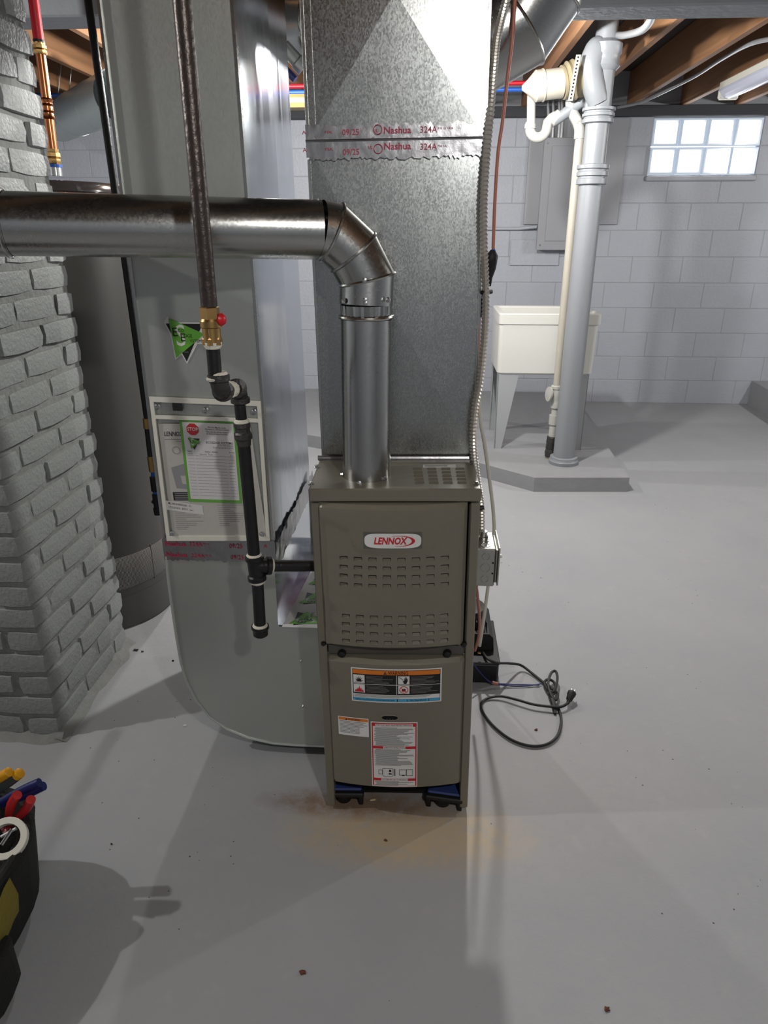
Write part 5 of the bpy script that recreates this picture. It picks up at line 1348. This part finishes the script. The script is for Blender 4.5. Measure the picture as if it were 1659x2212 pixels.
b.add(V, [(i * 3 + j, (i + 1) * 3 + j, (i + 1) * 3 + j + 1, i * 3 + j + 1) for i in range(8) for j in range(2)]); b.build('yellow_panel', 'bagy', bag, smooth=60)
b = MB(); loft(b, [bring(.03, .06, z, 16, .8, (.185, -.12)) for z in (.02, .09, .12)], True, True); b.build('side_pocket', 'bag', bag, smooth=60)
def tool(name, a, c, r, mts, label, cat, r2=None):
    t = thing(name, c, label, cat); a, c = Vector(a), Vector(c); d = c - a
    MB().tube([a, a + d * .5], .003 if r2 is None else r2, 8).build('shaft', 'steel', t)
    L5 = d.length
    MB().lathe([(r * .7, L5 * .45), (r, L5 * .5), (r * .85, L5 * .62), (r, L5 * .8), (r * .95, L5 * .93)], a, d, 14, mts[0]).build('handle', None, t)
    MB().lathe([(r * .93, L5 * .93), (r * .9, L5 * .985), (r * .5, L5)], a, d, 14, mts[1]).build('handle_tip', None, t)
ins = lambda dx, dy, z=.1: (bq0.x + dx, bq0.y + dy, z)
tool('screwdriver', at(-90, 1765, z=.24), at(46, 1668, z=.36), .0125, ('tool_g', 'tool_y'), 'grey screwdriver handle with yellow end standing in the tool bag', 'screwdriver')
tool('screwdriver', at(-120, 1750, z=.25), at(22, 1666, z=.37), .0115, ('tool_y', 'tool_y'), 'yellow screwdriver handle behind the grey one in the tool bag', 'screwdriver')
def pliers(a, c, spread, mt, label):
    t = thing('pliers', a, label, 'pliers'); a, c = Vector(a), Vector(c); sd_ = (c - a).cross(Vector((0, 1, .3))).normalized()
    for s_ in (-1, 1):
        pts = [a, a + (c - a) * .4 + sd_ * spread * .6 * s_, a + (c - a) * .75 + sd_ * spread * s_, c + sd_ * spread * .9 * s_]
        MB().tube(catmull(pts, 5), [.007 + .003 * min(1, i / 8) for i in range(16)], 10).build('handle', mt, t)
    MB().tube([a - (c - a) * .25, a], [.006, .012], 8).build('jaw', 'steel', t)
pliers(at(-30, 1750, z=.24), at(90, 1694, z=.30), .008, 'tool_b', 'pliers with dark blue handles leaning out of the tool bag')
pliers(at(14, 1790, z=.20), at(52, 1722, z=.31), .016, 'tool_r', 'pliers with red handles standing upright in the tool bag')
tp = thing('tape_roll', at(18, 1808, z=.27), 'roll of white tape lying on top of the tool bag', 'tape')
b = MB(); q = at(14, 1812, z=.255); tilt = Vector((.25, -.55, .8)).normalized()
b.lathe([(.028, -.01), (.04, -.01), (.041, -.009), (.041, .009), (.04, .01), (.028, .01), (.028, -.01)], q, tilt, 28, caps=False); b.build('tape_ring', 'frame_white', tp)
for i, (dx_, dy_, rz) in enumerate(((0, 0, .4), (.012, -.02, 1.3))):
    e1_ = q + Vector((dx_ - .01, dy_, .005)); tag(MB().tube([e1_, e1_ + Vector((.03 * math.cos(rz), .03 * math.sin(rz), .012))], .004, 8).build('drill_bit', 'steel'), ('shiny drill bit inside the roll of white tape', 'shiny drill bit at the edge of the tape roll')[i], 'drill bit')

# ------------------------------------------------------------------ floor debris
def leaf(px, py, r, mt, label, thick=.004):
    q = at(px, py, z=0); b = MB(); n = 9
    ring_ = [(q.x + r * rnd.uniform(.5, 1.1) * math.cos(2 * math.pi * i / n), q.y + r * .7 * rnd.uniform(.5, 1.1) * math.sin(2 * math.pi * i / n)) for i in range(n)]
    V = [(x, y, .0005) for x, y in ring_] + [(x, y, rnd.uniform(.002, thick)) for x, y in ring_] + [(q.x, q.y, thick * 1.4)]
    b.add(V, [(i, (i + 1) % n, n + (i + 1) % n, n + i) for i in range(n)] + [(n + i, n + (i + 1) % n, 2 * n) for i in range(n)])
    tag(b.build('debris_flake', mt, None, smooth=0), label, 'debris', 'debris on the floor')
leaf(655, 2101, .010, 'debris', 'brown flake on the floor at bottom centre')
leaf(1311, 2181, .008, 'debris', 'brown flake on the floor at bottom right')
leaf(833, 1816, .005, 'debris', 'small brown flake in the dusty patch before the furnace')
leaf(293, 1405, .012, 'iron_brown', 'dark lump on the floor beside the chimney corner')
leaf(308, 1408, .006, 'iron_brown', 'smaller dark lump beside the chimney corner')
leaf(241, 1824, .003, 'black', 'tiny black speck right of the tool bag')
leaf(400, 1568, .006, 'paper', 'white scrap on the floor below the duct boot')
leaf(1158, 1577, .006, 'debris', 'brown flake inside the cord loop')
leaf(374, 1428, .005, 'black', 'black speck on the floor beside the duct boot')
q = at(800, 1729, z=0); sk = MB().tube([q, q + Vector((.014, .002, .002))], .0022, 6).build('wood_splinter', 'stick'); tag(sk, 'short pale wood splinter under the furnace front', 'splinter')
